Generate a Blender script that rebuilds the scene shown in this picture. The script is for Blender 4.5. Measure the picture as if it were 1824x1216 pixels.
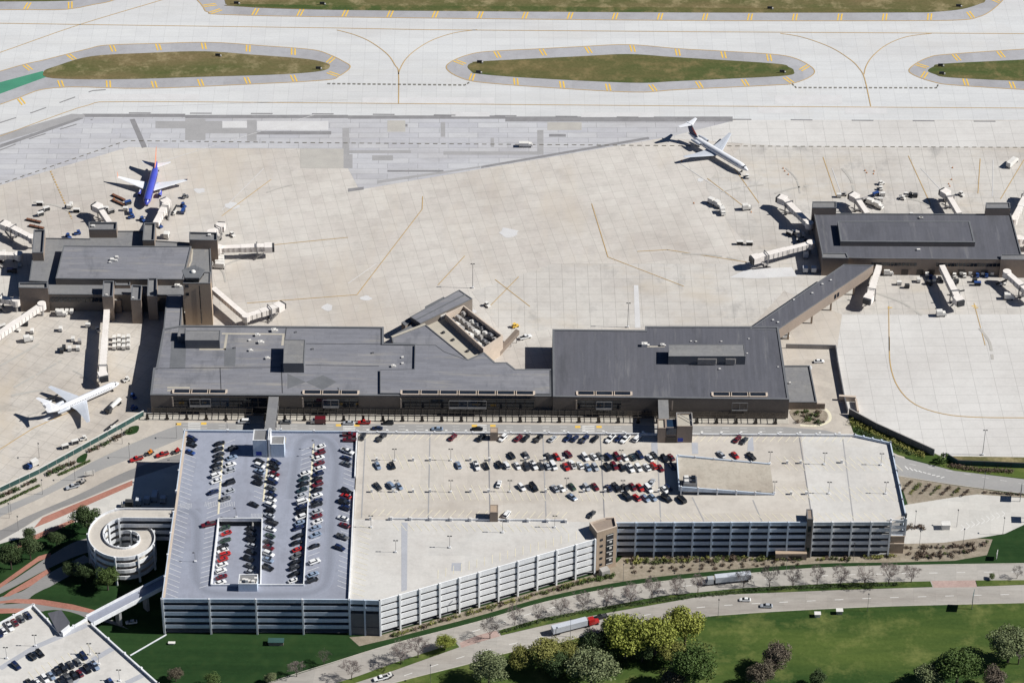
import bpy, math, random
from mathutils import Vector, Matrix
random.seed(7)
sc = bpy.context.scene
for o in list(bpy.data.objects): bpy.data.objects.remove(o)
R_ = math.radians
# ------------------------------------------------ camera (solved from vanishing points and the aircraft)
F, PITCH, ROLL, DIST = 5650.0, R_(37), 0.008, 1461.0
FW = Vector((0, math.cos(PITCH), -math.sin(PITCH)))
UP = Vector((0, math.sin(PITCH), math.cos(PITCH)))
RT = Vector((1, 0, 0))
CR = (RT + UP*ROLL).normalized(); CU = (UP - RT*ROLL).normalized()
CAM = -FW*DIST
cam = bpy.data.cameras.new('camera'); co = bpy.data.objects.new('camera', cam)
sc.collection.objects.link(co); sc.camera = co
cam.sensor_fit = 'HORIZONTAL'; cam.sensor_width = 36; cam.lens = F/1824*36
cam.clip_start = 20; cam.clip_end = 30000
M = Matrix((CR, CU, -FW)).transposed().to_4x4(); M.translation = CAM; co.matrix_world = M
# ------------------------------------------------ sky, sun, exposure
SUN_EL, SUN_AZ = R_(41), R_(-2.2)      # sun stands off the right hand side
w = bpy.data.worlds.new('World'); sc.world = w; w.use_nodes = True
nt = w.node_tree; bg = nt.nodes['Background']
sky = nt.nodes.new('ShaderNodeTexSky'); sky.sky_type = 'NISHITA'; sky.sun_disc = False
sky.sun_elevation = SUN_EL; sky.sun_rotation = math.pi/2 - SUN_AZ
sky.altitude = 300; sky.air_density = 0.5; sky.dust_density = 0.1; sky.ozone_density = 5.0
nt.links.new(sky.outputs[0], bg.inputs[0]); bg.inputs[1].default_value = 0.05
sl = bpy.data.lights.new('sun', 'SUN'); sl.energy = 5.0; sl.angle = R_(0.53); sl.color = (1, .978, .935)
so = bpy.data.objects.new('sun', sl); sc.collection.objects.link(so)
sdir = Vector((math.cos(SUN_EL)*math.cos(SUN_AZ), math.cos(SUN_EL)*math.sin(SUN_AZ), math.sin(SUN_EL)))
so.rotation_euler = sdir.to_track_quat('Z', 'Y').to_euler(); so.location = (300, 0, 300)
vs = sc.view_settings; vs.view_transform = 'Standard'; vs.look = 'None'; vs.exposure = 0.36; vs.gamma = 1
vs.use_curve_mapping = False

# ------------------------------------------------ survey: photo point + height above ground -> place on site
def P(x, y, z=0.0):
    d = FW*F + CR*(x-912) - CU*(y-608)
    return CAM + d*((z-CAM.z)/d.z)
def PP(l, z=0.0): return [P(a[0], a[1], z) for a in l]
def curve(pts, n=6, closed=False):
    out = []; m = len(pts)
    for i in range(m if closed else m-1):
        g = (lambda k: pts[k % m]) if closed else (lambda k: pts[min(max(k, 0), m-1)])
        a, b, c, d = g(i-1), g(i), g(i+1), g(i+2)
        for j in range(n):
            t = j/n
            out.append(tuple(.5*((2*b[q])+(-a[q]+c[q])*t+(2*a[q]-5*b[q]+4*c[q]-d[q])*t*t+(-a[q]+3*b[q]-3*c[q]+d[q])*t**3) for q in (0, 1)))
    if not closed: out.append(tuple(pts[-1][:2]))
    return out
def hdg(x0, y0, x1, y1):
    d = P(x1, y1)-P(x0, y0); return math.atan2(d.y, d.x)

# ------------------------------------------------ materials
MATS = {}
def base(name, rough, spec=.3, metal=0, coat=0):
    m = bpy.data.materials.new(name); m.use_nodes = True; MATS[name] = m
    b = m.node_tree.nodes['Principled BSDF']
    b.inputs['Roughness'].default_value = rough; b.inputs['Specular IOR Level'].default_value = spec
    b.inputs['Metallic'].default_value = metal; b.inputs['Coat Weight'].default_value = coat
    return m, m.node_tree, b
def c4(c): return (c[0], c[1], c[2], 1) if not isinstance(c, (int, float)) else (c, c, c, 1)
def N(t, kind, **kw):
    n = t.nodes.new('ShaderNode'+kind)
    for k, v in kw.items(): setattr(n, k, v)
    return n
def noise(t, vec, scale, detail=4, rough=.6):
    n = N(t, 'TexNoise'); n.inputs['Scale'].default_value = scale; n.inputs['Detail'].default_value = detail
    n.inputs['Roughness'].default_value = rough; t.links.new(vec, n.inputs['Vector']); return n.outputs['Fac']
def pos(t, rot=0, scl=(1, 1, 1), loc=(0, 0, 0)):
    g = N(t, 'NewGeometry'); mp = N(t, 'Mapping'); mp.inputs['Rotation'].default_value = (0, 0, rot)
    mp.inputs['Scale'].default_value = scl; mp.inputs['Location'].default_value = loc
    t.links.new(g.outputs['Position'], mp.inputs['Vector']); return mp.outputs[0]
def mix(t, fac, a, b, mode='MIX'):
    m = N(t, 'Mix', data_type='RGBA', blend_type=mode)
    for i, x in ((0, fac), (6, a), (7, b)):
        if isinstance(x, bpy.types.NodeSocket): t.links.new(x, m.inputs[i])
        else: m.inputs[i].default_value = x if i == 0 else c4(x)
    return m.outputs[2]
def ramp(t, fac, a, b):
    r = N(t, 'MapRange'); r.inputs[1].default_value = a; r.inputs[2].default_value = b
    t.links.new(fac, r.inputs[0]); return r.outputs[0]
def mat(name, c, c2=None, rough=.8, scale=.15, spec=.25, metal=0, coat=0, fine=2.0, lo=.35, hi=.68, stretch=(1, 1, 1), rot=0):
    """plain surface: two tones mixed by a broad noise and modulated by a fine one"""
    m, t, b = base(name, rough, spec, metal, coat)
    if c2 is None: c2 = tuple(x*.8 for x in c)
    v = pos(t, rot, stretch)
    k = mix(t, ramp(t, noise(t, v, scale), lo, hi), c, c2)
    k = mix(t, ramp(t, noise(t, v, fine, 3), .2, .8), k, mix(t, 1.0, k, (.8, .8, .8), 'MULTIPLY'))
    t.links.new(k, b.inputs['Base Color']); return m
def slab(name, c1, c2, size, rot=0, joint=.6, jw=.02, off=0.0, stain=.25, rough=.85, scale=.02, stretch=(1, 1, 1), warm=None, streak=None):
    """slabs or sheets cast in a grid: tone differs from piece to piece, fine joints, stains over them"""
    m, t, b = base(name, rough, .2)
    v = pos(t, rot)
    br = N(t, 'TexBrick'); br.offset = off; br.inputs['Scale'].default_value = 1
    br.inputs['Color1'].default_value = c4(c1); br.inputs['Color2'].default_value = c4(c2)
    br.inputs['Mortar'].default_value = c4(tuple(x*joint for x in c1)); br.inputs['Mortar Size'].default_value = jw
    br.inputs['Mortar Smooth'].default_value = .3
    br.inputs['Brick Width'].default_value = size[0]; br.inputs['Row Height'].default_value = size[1]
    t.links.new(v, br.inputs['Vector'])
    k = br.outputs['Color']
    v2 = pos(t, rot, stretch)
    d = tuple(1-stain*x for x in (.85, .95, 1.0)) if warm is None else warm
    k = mix(t, ramp(t, noise(t, v2, scale, 6, .62), .42, .72), k, mix(t, 1.0, k, d, 'MULTIPLY'))
    k = mix(t, ramp(t, noise(t, v2, scale*9, 5, .7), .45, .8), k, mix(t, 1.0, k, (1-stain*.7,)*3, 'MULTIPLY'))
    k = mix(t, ramp(t, noise(t, v, .9, 3, .7), .3, .8), k, mix(t, 1.0, k, (.9, .9, .9), 'MULTIPLY'))
    if streak:
        for c_, sc_, st_, lo, hi, am in streak:
            f = N(t, 'Math', operation='MULTIPLY'); f.inputs[1].default_value = am
            t.links.new(ramp(t, noise(t, pos(t, rot, st_, (37*am, 11, 0)), sc_, 5, .7), lo, hi), f.inputs[0]); k = mix(t, f.outputs[0], k, c_)
    t.links.new(k, b.inputs['Base Color']); return m
def grassm(name, a, b_, c, s=.02, stretch=(1, 1, 1), rot=0):
    m, t, b = base(name, .9, .1)
    v = pos(t, rot, stretch); v0 = pos(t)
    k = mix(t, ramp(t, noise(t, v, s, 6, .65), .38, .62), a, b_)
    k = mix(t, ramp(t, noise(t, v0, s*5, 5, .7), .5, .78), k, c)
    k = mix(t, ramp(t, noise(t, v0, .6, 4, .8), .3, .75), k, mix(t, 1.0, k, (.62, .66, .6), 'MULTIPLY'))
    k = mix(t, ramp(t, noise(t, pos(t, .05, (.5, 1.6, 1)), .55, 3, .8), .66, .8), k, mix(t, 1.0, k, (2.2, 2.0, 2.0), 'MULTIPLY'))
    t.links.new(k, b.inputs['Base Color']); return m
def leafm(name, a, b_):
    m, t, b = base(name, .7, .2)
    oi = N(t, 'ObjectInfo'); v = pos(t)
    k = mix(t, ramp(t, noise(t, v, .35, 3), .3, .7), a, b_)
    k = mix(t, oi.outputs['Random'], k, mix(t, 1.0, k, (.8, .86, .75), 'MULTIPLY'))
    t.links.new(k, b.inputs['Base Color']); return m

slab('taxi_concrete', (.585, .59, .585), (.56, .565, .565), (7.6, 7.6), R_(-.5), .78, .09, 0, .15, scale=.012, stretch=(.35, 1.4, 1), streak=(((.45, .44, .42), .03, (.10, 2.2, 1), .52, .74, .45), ((.50, .47, .43), .02, (1, 1, 1), .55, .75, .4)))
slab('apron_concrete', (.565, .535, .49), (.53, .495, .455), (6.1, 6.1), R_(-12), .71, .10, 0, .28, scale=.012, streak=(((.50, .44, .36), 0.02, (1, .3, 1), .5, .7, .6), ((.30, .28, .26), .12, (.25, 1.2, 1), .62, .8, .4)))
slab('apron_grey', (.50, .50, .51), (.43, .43, .455), (15, 4.6), R_(-1), .62, .14, .3, .22, scale=.02, stretch=(.5, 1.5, 1))
slab('apron_west', (.55, .51, .455), (.52, .485, .44), (7.0, 5.2), R_(25), .66, .10, 0, .28, scale=.02, streak=(((.48, .41, .32), .03, (1, .5, 1), .5, .7, .65), ((.20, .19, .18), .08, (.5, 1, 1), .57, .76, .6)))
slab('apron_east', (.55, .525, .485), (.525, .50, .465), (6.1, 6.1), R_(-1), .64, .10, 0, .25, scale=.018, streak=(((.46, .40, .32), .03, (.6, 1, 1), .5, .7, .6), ((.20, .195, .19), .07, (1, .5, 1), .56, .76, .6)))
slab('apron_pale', (.59, .575, .55), (.57, .555, .53), (9.5, 6.1), R_(-1.5), .70, .11, 0, .15, scale=.018)
slab('shoulder', (.40, .40, .415), (.36, .36, .375), (30, 30), 0, .9, .04, 0, .2, scale=.03)
slab('road_concrete', (.40, .375, .34), (.36, .34, .31), (9, 4.2), R_(4), .8, .05, 0, .3, scale=.03, stretch=(.4, 1.6, 1))
slab('plaza_concrete', (.50, .455, .395), (.45, .41, .36), (4, 4), R_(24), .85, .03, 0, .2, scale=.04)
slab('pale_paving', (.56, .54, .50), (.51, .495, .46), (9, 5), R_(5), .85, .03, 0, .15, scale=.03)
slab('sidewalk', (.50, .47, .41), (.45, .42, .37), (2.2, 2.2), 0, .8, .06, 0, .2, scale=.06)
mat('asphalt', (.22, .215, .21), (.28, .27, .26), .9, .05, .2, stretch=(.3, 1, 1), rot=R_(-25))
mat('road_grey', (.30, .295, .29), (.36, .35, .335), .9, .03, .2, stretch=(.3, 2, 1))
mat('patch_dark', (.26, .255, .26), (.215, .21, .215), .9, .2)
mat('patch_mid', (.36, .352, .352), (.315, .31, .31), .9, .15)
mat('patch_light', (.62, .615, .61), (.57, .56, .555), .9, .15)
mat('patch_tan', (.46, .44, .40), (.41, .39, .36), .9, .15)
slab('brick_paving', (.42, .20, .15), (.36, .165, .125), (.9, .45), R_(25), .8, .05, .5, .25, scale=.06)
slab('brick_pale', (.46, .34, .30), (.40, .29, .26), (.9, .45), R_(10), .8, .05, .5, .25, scale=.06)
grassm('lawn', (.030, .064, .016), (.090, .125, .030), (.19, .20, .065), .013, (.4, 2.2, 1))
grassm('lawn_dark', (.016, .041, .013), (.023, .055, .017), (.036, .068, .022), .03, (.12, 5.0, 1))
grassm('lawn_rough', (.05, .105, .018), (.085, .135, .025), (.14, .17, .05), .02, (.5, 1.5, 1))
grassm('infield', (.10, .11, .04), (.19, .145, .075), (.40, .32, .19), .018, (.5, 2.2, 1))
grassm('infield_green', (.065, .095, .03), (.15, .125, .055), (.27, .20, .10), .018, (.4, 2.2, 1))
grassm('mulch', (.32, .27, .215), (.26, .215, .17), (.40, .345, .285), .08)
mat('green_paint', (.07, .27, .17), (.06, .23, .15), .8, .1)
mat('yellow_paint', (.80, .52, .09), (.68, .45, .10), .7, .3)
mat('line_paint', (.52, .35, .14), (.42, .30, .15), .7, .3)
mat('dark_paint', (.09, .08, .06), (.16, .14, .10), .8, .3)
mat('white_paint', (.74, .73, .70), (.62, .61, .58), .7, .3)
mat('stall_yellow', (.76, .70, .52), (.66, .61, .47), .8, .2)
mat('stall_white', (.66, .67, .68), (.54, .55, .57), .8, .2)
slab('roof_membrane', (.205, .208, .232), (.18, .183, .205), (16, 1.6), R_(.6), .75, .05, .35, .25, scale=.035, stretch=(.5, 1.6, 1), warm=(1.2, 1.17, 1.1), streak=(((.36, .33, .27), .16, (.16, 1.5, 1), .54, .74, .55), ((.42, .39, .33), 1.1, (1, 1, 1), .66, .8, .5), ((.10, .105, .12), .05, (1.6, .5, 1), .56, .7, .6)))
slab('roof_dark', (.108, .110, .128), (.096, .098, .114), (1.5, 40), R_(.6), .8, .05, .3, .2, scale=.03, stretch=(2, .35, 1), warm=(1.15, 1.13, 1.1), streak=(((.27, .265, .26), .16, (1.5, .14, 1), .56, .76, .45), ((.06, .062, .07), .05, (1.8, .4, 1), .55, .7, .6)))
slab('roof_gravel', (.205, .205, .21), (.18, .18, .188), (24, 8), R_(.6), .8, .05, .2, .2, scale=.05, warm=(1.2, 1.18, 1.1), streak=(((.36, .34, .29), .35, (1, 1, 1), .58, .78, .5), ((.12, .12, .12), .12, (1, 1, 1), .58, .72, .5)))
mat('roof_cream', (.47, .43, .36), (.40, .37, .31), .85, .12)
mat('wall_brown', (.30, .24, .195), (.25, .205, .17), .85, .1, stretch=(1, 1, .3))
mat('wall_dark', (.22, .19, .165), (.18, .158, .138), .85, .1)
mat('wall_tan', (.44, .34, .25), (.38, .295, .22), .85, .1, stretch=(1, 1, .3))
mat('coping_cream', (.60, .50, .41), (.52, .44, .36), .8, .2)
mat('trim_grey', (.16, .165, .175), (.135, .14, .15), .7, .2)
mat('bronze', (.035, .03, .027), (.05, .042, .036), .5, .3, spec=.4)
mat('glass', (.012, .016, .024), (.02, .026, .036), .08, .3, spec=.6)
mat('glass_green', (.05, .11, .12), (.07, .14, .15), .1, .3, spec=.6)
mat('glass_blue', (.015, .03, .06), (.02, .045, .08), .1, .3, spec=.6)
mat('panel_sunlit', (.87, .875, .88), (.80, .81, .82), .75, .12, stretch=(1, 1, .25))  # whiter than the other panels: sunlight on the diagonal side put into the colour
mat('garage_white', (.78, .79, .80), (.66, .67, .685), .8, .3, stretch=(1, 1, .25))
mat('garage_sky_tint', (.58, .655, .75), (.48, .545, .63), .8, .12, stretch=(1, 1, .25))  # garage concrete with blue sky light of the shaded front painted in
mat('garage_slab', (.30, .30, .30), (.25, .25, .25), .9, .1)
slab('deck_cream', (.55, .51, .455), (.505, .47, .42), (10, 18), R_(-.7), .85, .02, .5, .22, scale=.03, streak=(((.36, .31, .25), .05, (.18, 1.6, 1), .52, .72, .5), ((.28, .25, .21), .7, (1, 1, 1), .68, .82, .5)))
slab('deck_pale', (.585, .565, .53), (.545, .53, .50), (9, 9), R_(-.7), .9, .02, .3, .18, scale=.04, streak=(((.46, .43, .38), .05, (.5, 1, 1), .54, .74, .5), ((.66, .65, .62), .12, (1, 1, 1), .6, .75, .4)))
slab('deck_tan', (.42, .38, .32), (.385, .35, .295), (9, 9), R_(-.7), .9, .02, .3, .3, scale=.05)
slab('deck_blue', (.30, .32, .385), (.28, .30, .36), (20, 20), 0, .95, .01, 0, .25, scale=.03, streak=(((.20, .21, .25), .09, (2.2, .25, 1), .54, .74, .55), ((.15, .15, .17), .6, (1, 1, 1), .68, .82, .4)))
for i_ in range(4): mat('tyre_track%d' % i_, tuple(x*(1-.055*(i_+1)) for x in (.30, .32, .385)), tuple(x*(1-.055*(i_+1)) for x in (.28, .30, .36)), .9, .12)
mat('deck_band', (.42, .43, .46), (.37, .38, .41), .85, .1)
mat('white_metal', (.74, .72, .68), (.66, .64, .60), .5, .4, spec=.4)
mat('bridge_white', (.82, .77, .72), (.74, .69, .64), .6, .25, spec=.4, stretch=(1, 1, 1))
mat('bridge_grey', (.42, .40, .38), (.36, .345, .33), .6, .3)
mat('steel', (.32, .32, .33), (.25, .25, .26), .45, .5, metal=.6)
mat('dark_metal', (.04, .042, .046), (.06, .062, .066), .5, .5)
mat('rubber', (.015, .015, .016), (.022, .022, .022), .85, 1)
mat('plane_white', (.82, .83, .85), (.77, .78, .81), .3, .2, spec=.5, coat=.3)
mat('plane_grey', (.55, .58, .63), (.50, .53, .58), .35, .2, spec=.5)
mat('plane_blue', (.07, .09, .47), (.055, .07, .40), .3, .2, spec=.5, coat=.4)
mat('plane_red', (.55, .10, .07), (.45, .08, .06), .35, .2, spec=.5)
mat('plane_orange', (.70, .26, .14), (.62, .22, .12), .35, .2, spec=.5)
mat('plane_navy', (.02, .03, .09), (.025, .035, .10), .35, .2, spec=.5)
mat('fence_green', (.04, .095, .09), (.034, .08, .075), .7, .2)
mat('orange', (.70, .24, .03), (.6, .2, .03), .6, .4)
mat('sign_blue', (.03, .06, .38), (.025, .05, .32), .5, .4)
mat('bark', (.10, .075, .06), (.075, .058, .048), .9, 1)
mat('twig', (.215, .175, .16), (.165, .135, .125), .9, .6)
mat('rust', (.22, .10, .06), (.16, .075, .05), .8, .5)
leafm('leaf_yellow', (.30, .31, .065), (.21, .235, .05)); leafm('leaf_green', (.10, .145, .042), (.07, .108, .032))
leafm('leaf_dark', (.058, .088, .036), (.078, .108, .046)); leafm('leaf_grey', (.19, .215, .105), (.135, .16, .078))
leafm('leaf_olive', (.25, .24, .07), (.19, .19, .058)); leafm('leaf_brown', (.165, .135, .10), (.125, .10, .08))
leafm('shrub_green', (.13, .145, .055), (.09, .11, .04)); leafm('shrub_brown', (.15, .105, .08), (.11, .078, .06))
PAINT = {'black': (.010, .011, .013), 'charcoal': (.035, .037, .042), 'navy blue': (.012, .022, .07), 'blue': (.03, .075, .25),
         'dark teal': (.018, .04, .05), 'grey': (.13, .135, .14), 'silver': (.42, .44, .47), 'silver blue': (.24, .31, .42),
         'white': (.80, .80, .79), 'red': (.42, .02, .018), 'maroon': (.13, .012, .02), 'green': (.03, .06, .04), 'gold': (.5, .36, .12), 'yellow': (.75, .42, .03), 'orange': (.6, .15, .03)}
for k, c in PAINT.items(): mat('paint_'+k, c, tuple(x*.93 for x in c), .28, .5, spec=.5, coat=.5)
# ------------------------------------------------ mesh helpers
COL = sc.collection; ORG = {}
Z3 = Vector((0, 0, 0))
class MB:
    def __init__(s): s.v = []; s.f = []
    def poly(s, pts):
        i = len(s.v); s.v += [tuple(p) for p in pts]; s.f.append(tuple(range(i, i+len(pts)))); return s
    def flat(s, pts, z): return s.poly([(p[0], p[1], z) for p in pts])
    def prism(s, pts, z0, z1, caps=True):
        """vertical prism over an outline; z0/z1 may be numbers or per-point lists"""
        n = len(pts); a = z0 if isinstance(z0, (list, tuple)) else [z0]*n; b = z1 if isinstance(z1, (list, tuple)) else [z1]*n
        i = len(s.v); s.v += [(p[0], p[1], a[k]) for k, p in enumerate(pts)]+[(p[0], p[1], b[k]) for k, p in enumerate(pts)]
        for k in range(n): s.f.append((i+k, i+(k+1) % n, i+n+(k+1) % n, i+n+k))
        if caps: s.f += [tuple(range(i+n, i+2*n)), tuple(range(i+n-1, i-1, -1))]
        return s
    def ring(s, outer, inner, z0, z1):
        """upright band between two outlines (a parapet)"""
        n = len(outer); i = len(s.v)
        for pts, z in ((outer, z0), (outer, z1), (inner, z1), (inner, z0)): s.v += [(p[0], p[1], z) for p in pts]
        for k in range(n):
            q = (k+1) % n
            for r in range(3): s.f.append((i+r*n+k, i+r*n+q, i+(r+1)*n+q, i+(r+1)*n+k))
        return s
    def box(s, c, sx, sy, sz, a=0):
        """box standing on c"""
        ca, sa = math.cos(a), math.sin(a)
        pts = [(c[0]+x*ca-y*sa, c[1]+x*sa+y*ca) for x, y in ((-sx/2, -sy/2), (sx/2, -sy/2), (sx/2, sy/2), (-sx/2, sy/2))]
        return s.prism(pts, c[2], c[2]+sz)
    def beam(s, a, b, w, h, up=0.0):
        """box from a to b; w across, h high (bottom at a/b + up)"""
        a, b = Vector(a), Vector(b); d = (b-a); d.z = 0
        if d.length < 1e-6: d = Vector((1, 0, 0))
        d.normalize(); n = Vector((-d.y, d.x, 0))*(w/2)
        i = len(s.v)
        for p in (a, b):
            for q, zz in ((-1, 0), (1, 0), (1, h), (-1, h)): t = p+n*q; s.v.append((t.x, t.y, t.z+zz+up))
        s.f += [(i, i+1, i+2, i+3), (i+7, i+6, i+5, i+4)]+[(i+k, i+4+k, i+4+(k+1) % 4, i+(k+1) % 4) for k in range(4)]
        return s
    def tube(s, a, b, r0, r1=None, n=6, caps=True):
        r1 = r0 if r1 is None else r1; a, b = Vector(a), Vector(b); d = (b-a).normalized()
        u = d.cross(Vector((0, 0, 1)));
        if u.length < 1e-4: u = Vector((1, 0, 0))
        u.normalize(); v = d.cross(u); i = len(s.v)
        for p, r in ((a, r0), (b, r1)):
            for k in range(n): t = p+(u*math.cos(2*math.pi*k/n)+v*math.sin(2*math.pi*k/n))*r; s.v.append(tuple(t))
        for k in range(n): s.f.append((i+k, i+(k+1) % n, i+n+(k+1) % n, i+n+k))
        if caps: s.f += [tuple(range(i+n-1, i-1, -1)), tuple(range(i+n, i+2*n))]
        return s
    def loft(s, rings, caps=True):
        i = len(s.v); n = len(rings[0])
        for r in rings: s.v += [tuple(p) for p in r]
        for j in range(len(rings)-1):
            for k in range(n): s.f.append((i+j*n+k, i+j*n+(k+1) % n, i+(j+1)*n+(k+1) % n, i+(j+1)*n+k))
        if caps: s.f += [tuple(range(i+n-1, i-1, -1)), tuple(range(i+(len(rings)-1)*n, i+len(rings)*n))]
        return s
    def mesh(s, name, m, off=Z3, smooth=False):
        me = bpy.data.meshes.new(name)
        me.from_pydata([(v[0]-off[0], v[1]-off[1], v[2]-off[2]) for v in s.v], [], s.f)
        if m: me.materials.append(MATS[m])
        if smooth: me.shade_smooth()
        return me
    def build(s, name, m, parent=None, smooth=False):
        off = ORG[parent] if parent is not None else Z3
        return obj(name, s.mesh(name, m, off, smooth), parent)
def obj(name, me, parent=None):
    o = bpy.data.objects.new(name, me); COL.objects.link(o)
    if parent is not None: o.parent = parent; ORG[o] = ORG[parent]
    else: ORG[o] = Z3
    return o
def tag(o, label=None, cat=None, group=None, kind=None):
    for k, v in (('label', label), ('category', cat), ('group', group), ('kind', kind)):
        if v: o[k] = v
    return o
def thing(name, label, cat, loc=(0, 0, 0), rz=0, group=None):
    o = bpy.data.objects.new(name, None); COL.objects.link(o); o.location = loc; o.rotation_euler = (0, 0, rz)
    o.empty_display_size = 1
    ORG[o] = Vector(loc) if rz == 0 else Z3
    return tag(o, label, cat, group)
def local(name, label, cat, loc, rz, group=None):
    """a thing whose parts are built in its own frame"""
    o = thing(name, label, cat, loc, rz, group); ORG[o] = Z3; return o
def copy_tree(o, parent=None):
    c = o.copy(); COL.objects.link(c); c.parent = parent
    for ch in o.children: copy_tree(ch, c)
    return c
def area(p): return .5*sum(p[i][0]*p[(i+1) % len(p)][1]-p[(i+1) % len(p)][0]*p[i][1] for i in range(len(p)))
def inset(pts, d):
    """shrink an outline by d metres"""
    s = 1 if area(pts) > 0 else -1; n = len(pts); out = []
    for i in range(n):
        a, b, c = (Vector(pts[(i+k) % n][:2]) for k in (-1, 0, 1))
        e0 = (b-a).normalized(); e1 = (c-b).normalized()
        n0 = Vector((-e0.y, e0.x))*s; n1 = Vector((-e1.y, e1.x))*s
        m = (n0+n1); k = max(m.dot(n0), .35); out.append(b+m*(d/k))
    return out
def sheet(name, pts, z, m, parent=None, kind='structure', thick=0, cv=0):
    if cv: pts = curve(pts, cv, True)
    w_ = PP(pts, 0); b = MB()
    if thick: b.prism(w_, z-.02, z+thick)
    else: b.flat(w_, z)
    o = b.build(name, m, parent)
    if parent is None: tag(o, kind=kind)
    return o
def strip(b, pts, width, z, dash=None):
    """painted line along site points"""
    acc = 0
    for a, c in zip(pts[:-1], pts[1:]):
        d = Vector((c[0]-a[0], c[1]-a[1])); L = d.length
        if L < 1e-6: continue
        d /= L; n = Vector((-d.y, d.x))*width/2; t = 0
        while t < L-1e-6:
            if dash:
                per = dash[0]+dash[1]; ph = acc % per
                if ph < dash[0]: e = min(L, t+dash[0]-ph); on = True
                else: e = min(L, t+per-ph); on = False
            else: e = L; on = True
            if e-t < 1e-4: e = t+1e-3
            if on:
                p0 = Vector((a[0], a[1]))+d*t; p1 = Vector((a[0], a[1]))+d*e
                b.poly([(p0.x-n.x, p0.y-n.y, z), (p1.x-n.x, p1.y-n.y, z), (p1.x+n.x, p1.y+n.y, z), (p0.x+n.x, p0.y+n.y, z)])
            acc += e-t; t = e

# ------------------------------------------------ ground
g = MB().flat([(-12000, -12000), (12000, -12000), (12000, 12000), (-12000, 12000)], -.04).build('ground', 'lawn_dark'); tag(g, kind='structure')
taxi = sheet('taxiway', [(-500, -220), (2330, -220), (2330, 214), (1310, 214), (140, 204), (0, 250), (-500, 420)], .02, 'taxi_concrete')
apron = sheet('apron', [(-500, 418), (0, 249), (140, 203), (1310, 213), (2330, 213), (2330, 820), (1680, 814), (1512, 738), (1488, 640), (1400, 640), (1400, 745), (268, 745), (256, 738), (0, 873), (-500, 1130)], .01, 'apron_concrete')
PZ = [0]
def pave(name, pts, m, z=.045, cv=0):
    PZ[0] += 1
    return sheet(name, pts, (z if z < .04 else .036)+.0004*PZ[0], m, apron, None, 0, cv)
pave('apron_panel', [(0, 251), (140, 205), (1306, 215), (1300, 222), (1180, 246), (640, 338), (620, 300), (600, 265), (300, 264), (230, 262), (0, 330), (-200, 395), (-200, 320)], 'apron_grey', .03)
pave('apron_panel', [(-200, 560), (60, 540), (270, 540), (300, 600), (275, 720), (256, 737), (0, 872), (-200, 970)], 'apron_west', .03)
pave('apron_panel', [(1340, 240), (2100, 245), (2100, 560), (1500, 560), (1400, 520), (1300, 400), (1255, 330)], 'apron_east', .03)
pave('apron_panel', [(1500, 560), (2100, 560), (2100, 816), (1680, 813), (1512, 737), (1488, 640)], 'apron_pale', .033)
pave('apron_panel', [(1184, 246), (1312, 214), (2100, 216), (2100, 264), (1400, 261)], 'apron_pale', .034)
pave('apron_panel', [(985, 470), (1440, 470), (1340, 580), (985, 585), (900, 600), (840, 520)], 'apron_east', .031)
# repaired slabs, each cut into the older concrete
def quad(x0, y0, x1, y1, sk=0): return [(x0+sk, y0), (x1+sk, y0), (x1-sk, y1), (x0-sk, y1)]
for m, l in (('patch_dark', [(147, 203, 330, 209), (330, 205, 620, 211), (620, 206, 900, 212), (900, 208, 1305, 217), (452, 234, 590, 240), (690, 303, 790, 306.5), (701, 221, 726, 226), (978, 239, 1008, 244)]),
             ('patch_mid', [(330, 212, 366, 250), (440, 214, 457, 252), (277, 216, 396, 229), (366, 229, 440, 238), (610, 228, 622, 300), (622, 268, 732, 273), (790, 270, 958, 276), (957, 232, 968, 276), (874, 246, 880, 262), (785, 218, 793, 244), (610, 275, 628, 300), (663, 277, 700, 286)]),
             ('patch_light', [(396, 216, 440, 228), (458, 216, 585, 232), (140, 168, 355, 178), (645, 174, 880, 185), (804, 200, 872, 208), (1350, 190, 1425, 202), (1505, 190, 1580, 203), (1035, 201, 1165, 209), (1380, 170, 1500, 186)]),
             ('patch_tan', [(535, 265, 612, 300), (690, 215, 722, 235), (975, 218, 1036, 232)])):
    for a in l: pave('concrete_slab', quad(*a), m, .05)
for pts, m in (([(0, 240), (128, 203), (150, 204), (152, 209), (0, 254), (0, 250)], 'patch_mid'), ([(0, 258), (140, 210), (150, 211), (0, 264)], 'patch_dark'),
               ([(231, 213), (240, 212), (262, 262), (253, 264)], 'patch_dark'), ([(857, 296), (1155, 244), (1157, 248), (857, 300)], 'patch_dark'),
               ([(620, 336), (648, 333), (648, 338), (620, 342)], 'patch_dark'), ([(672, 322), (856, 296), (856, 299), (672, 327)], 'patch_mid')):
    pave('concrete_slab', pts, m, .056)
for x, y, a, b_ in ((905, 415, 22, 11), (583, 548, 13, 8), (652, 531, 12, 5), (412, 367, 18, 7), (355, 340, 12, 6), (1247, 321, 8, 5), (840, 556, 12, 6), (127, 540, 20, 6), (88, 745, 12, 7), (130, 705, 10, 4), (1440, 655, 10, 6)):
    pts = [(x+a*math.cos(t*.5236)*random.uniform(.55, 1.05), y+b_*math.sin(t*.5236)*random.uniform(.55, 1.05)) for t in range(12)]
    pave('concrete_slab', pts, 'patch_light', .062)
pave('concrete_slab', [(1129, 508), (1137, 508), (1141, 584), (1131, 584)], 'patch_light', .062)
pave('concrete_slab', [(1330, 480), (1410, 476), (1420, 492), (1350, 496), (1300, 494)], 'patch_light', .062)

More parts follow.
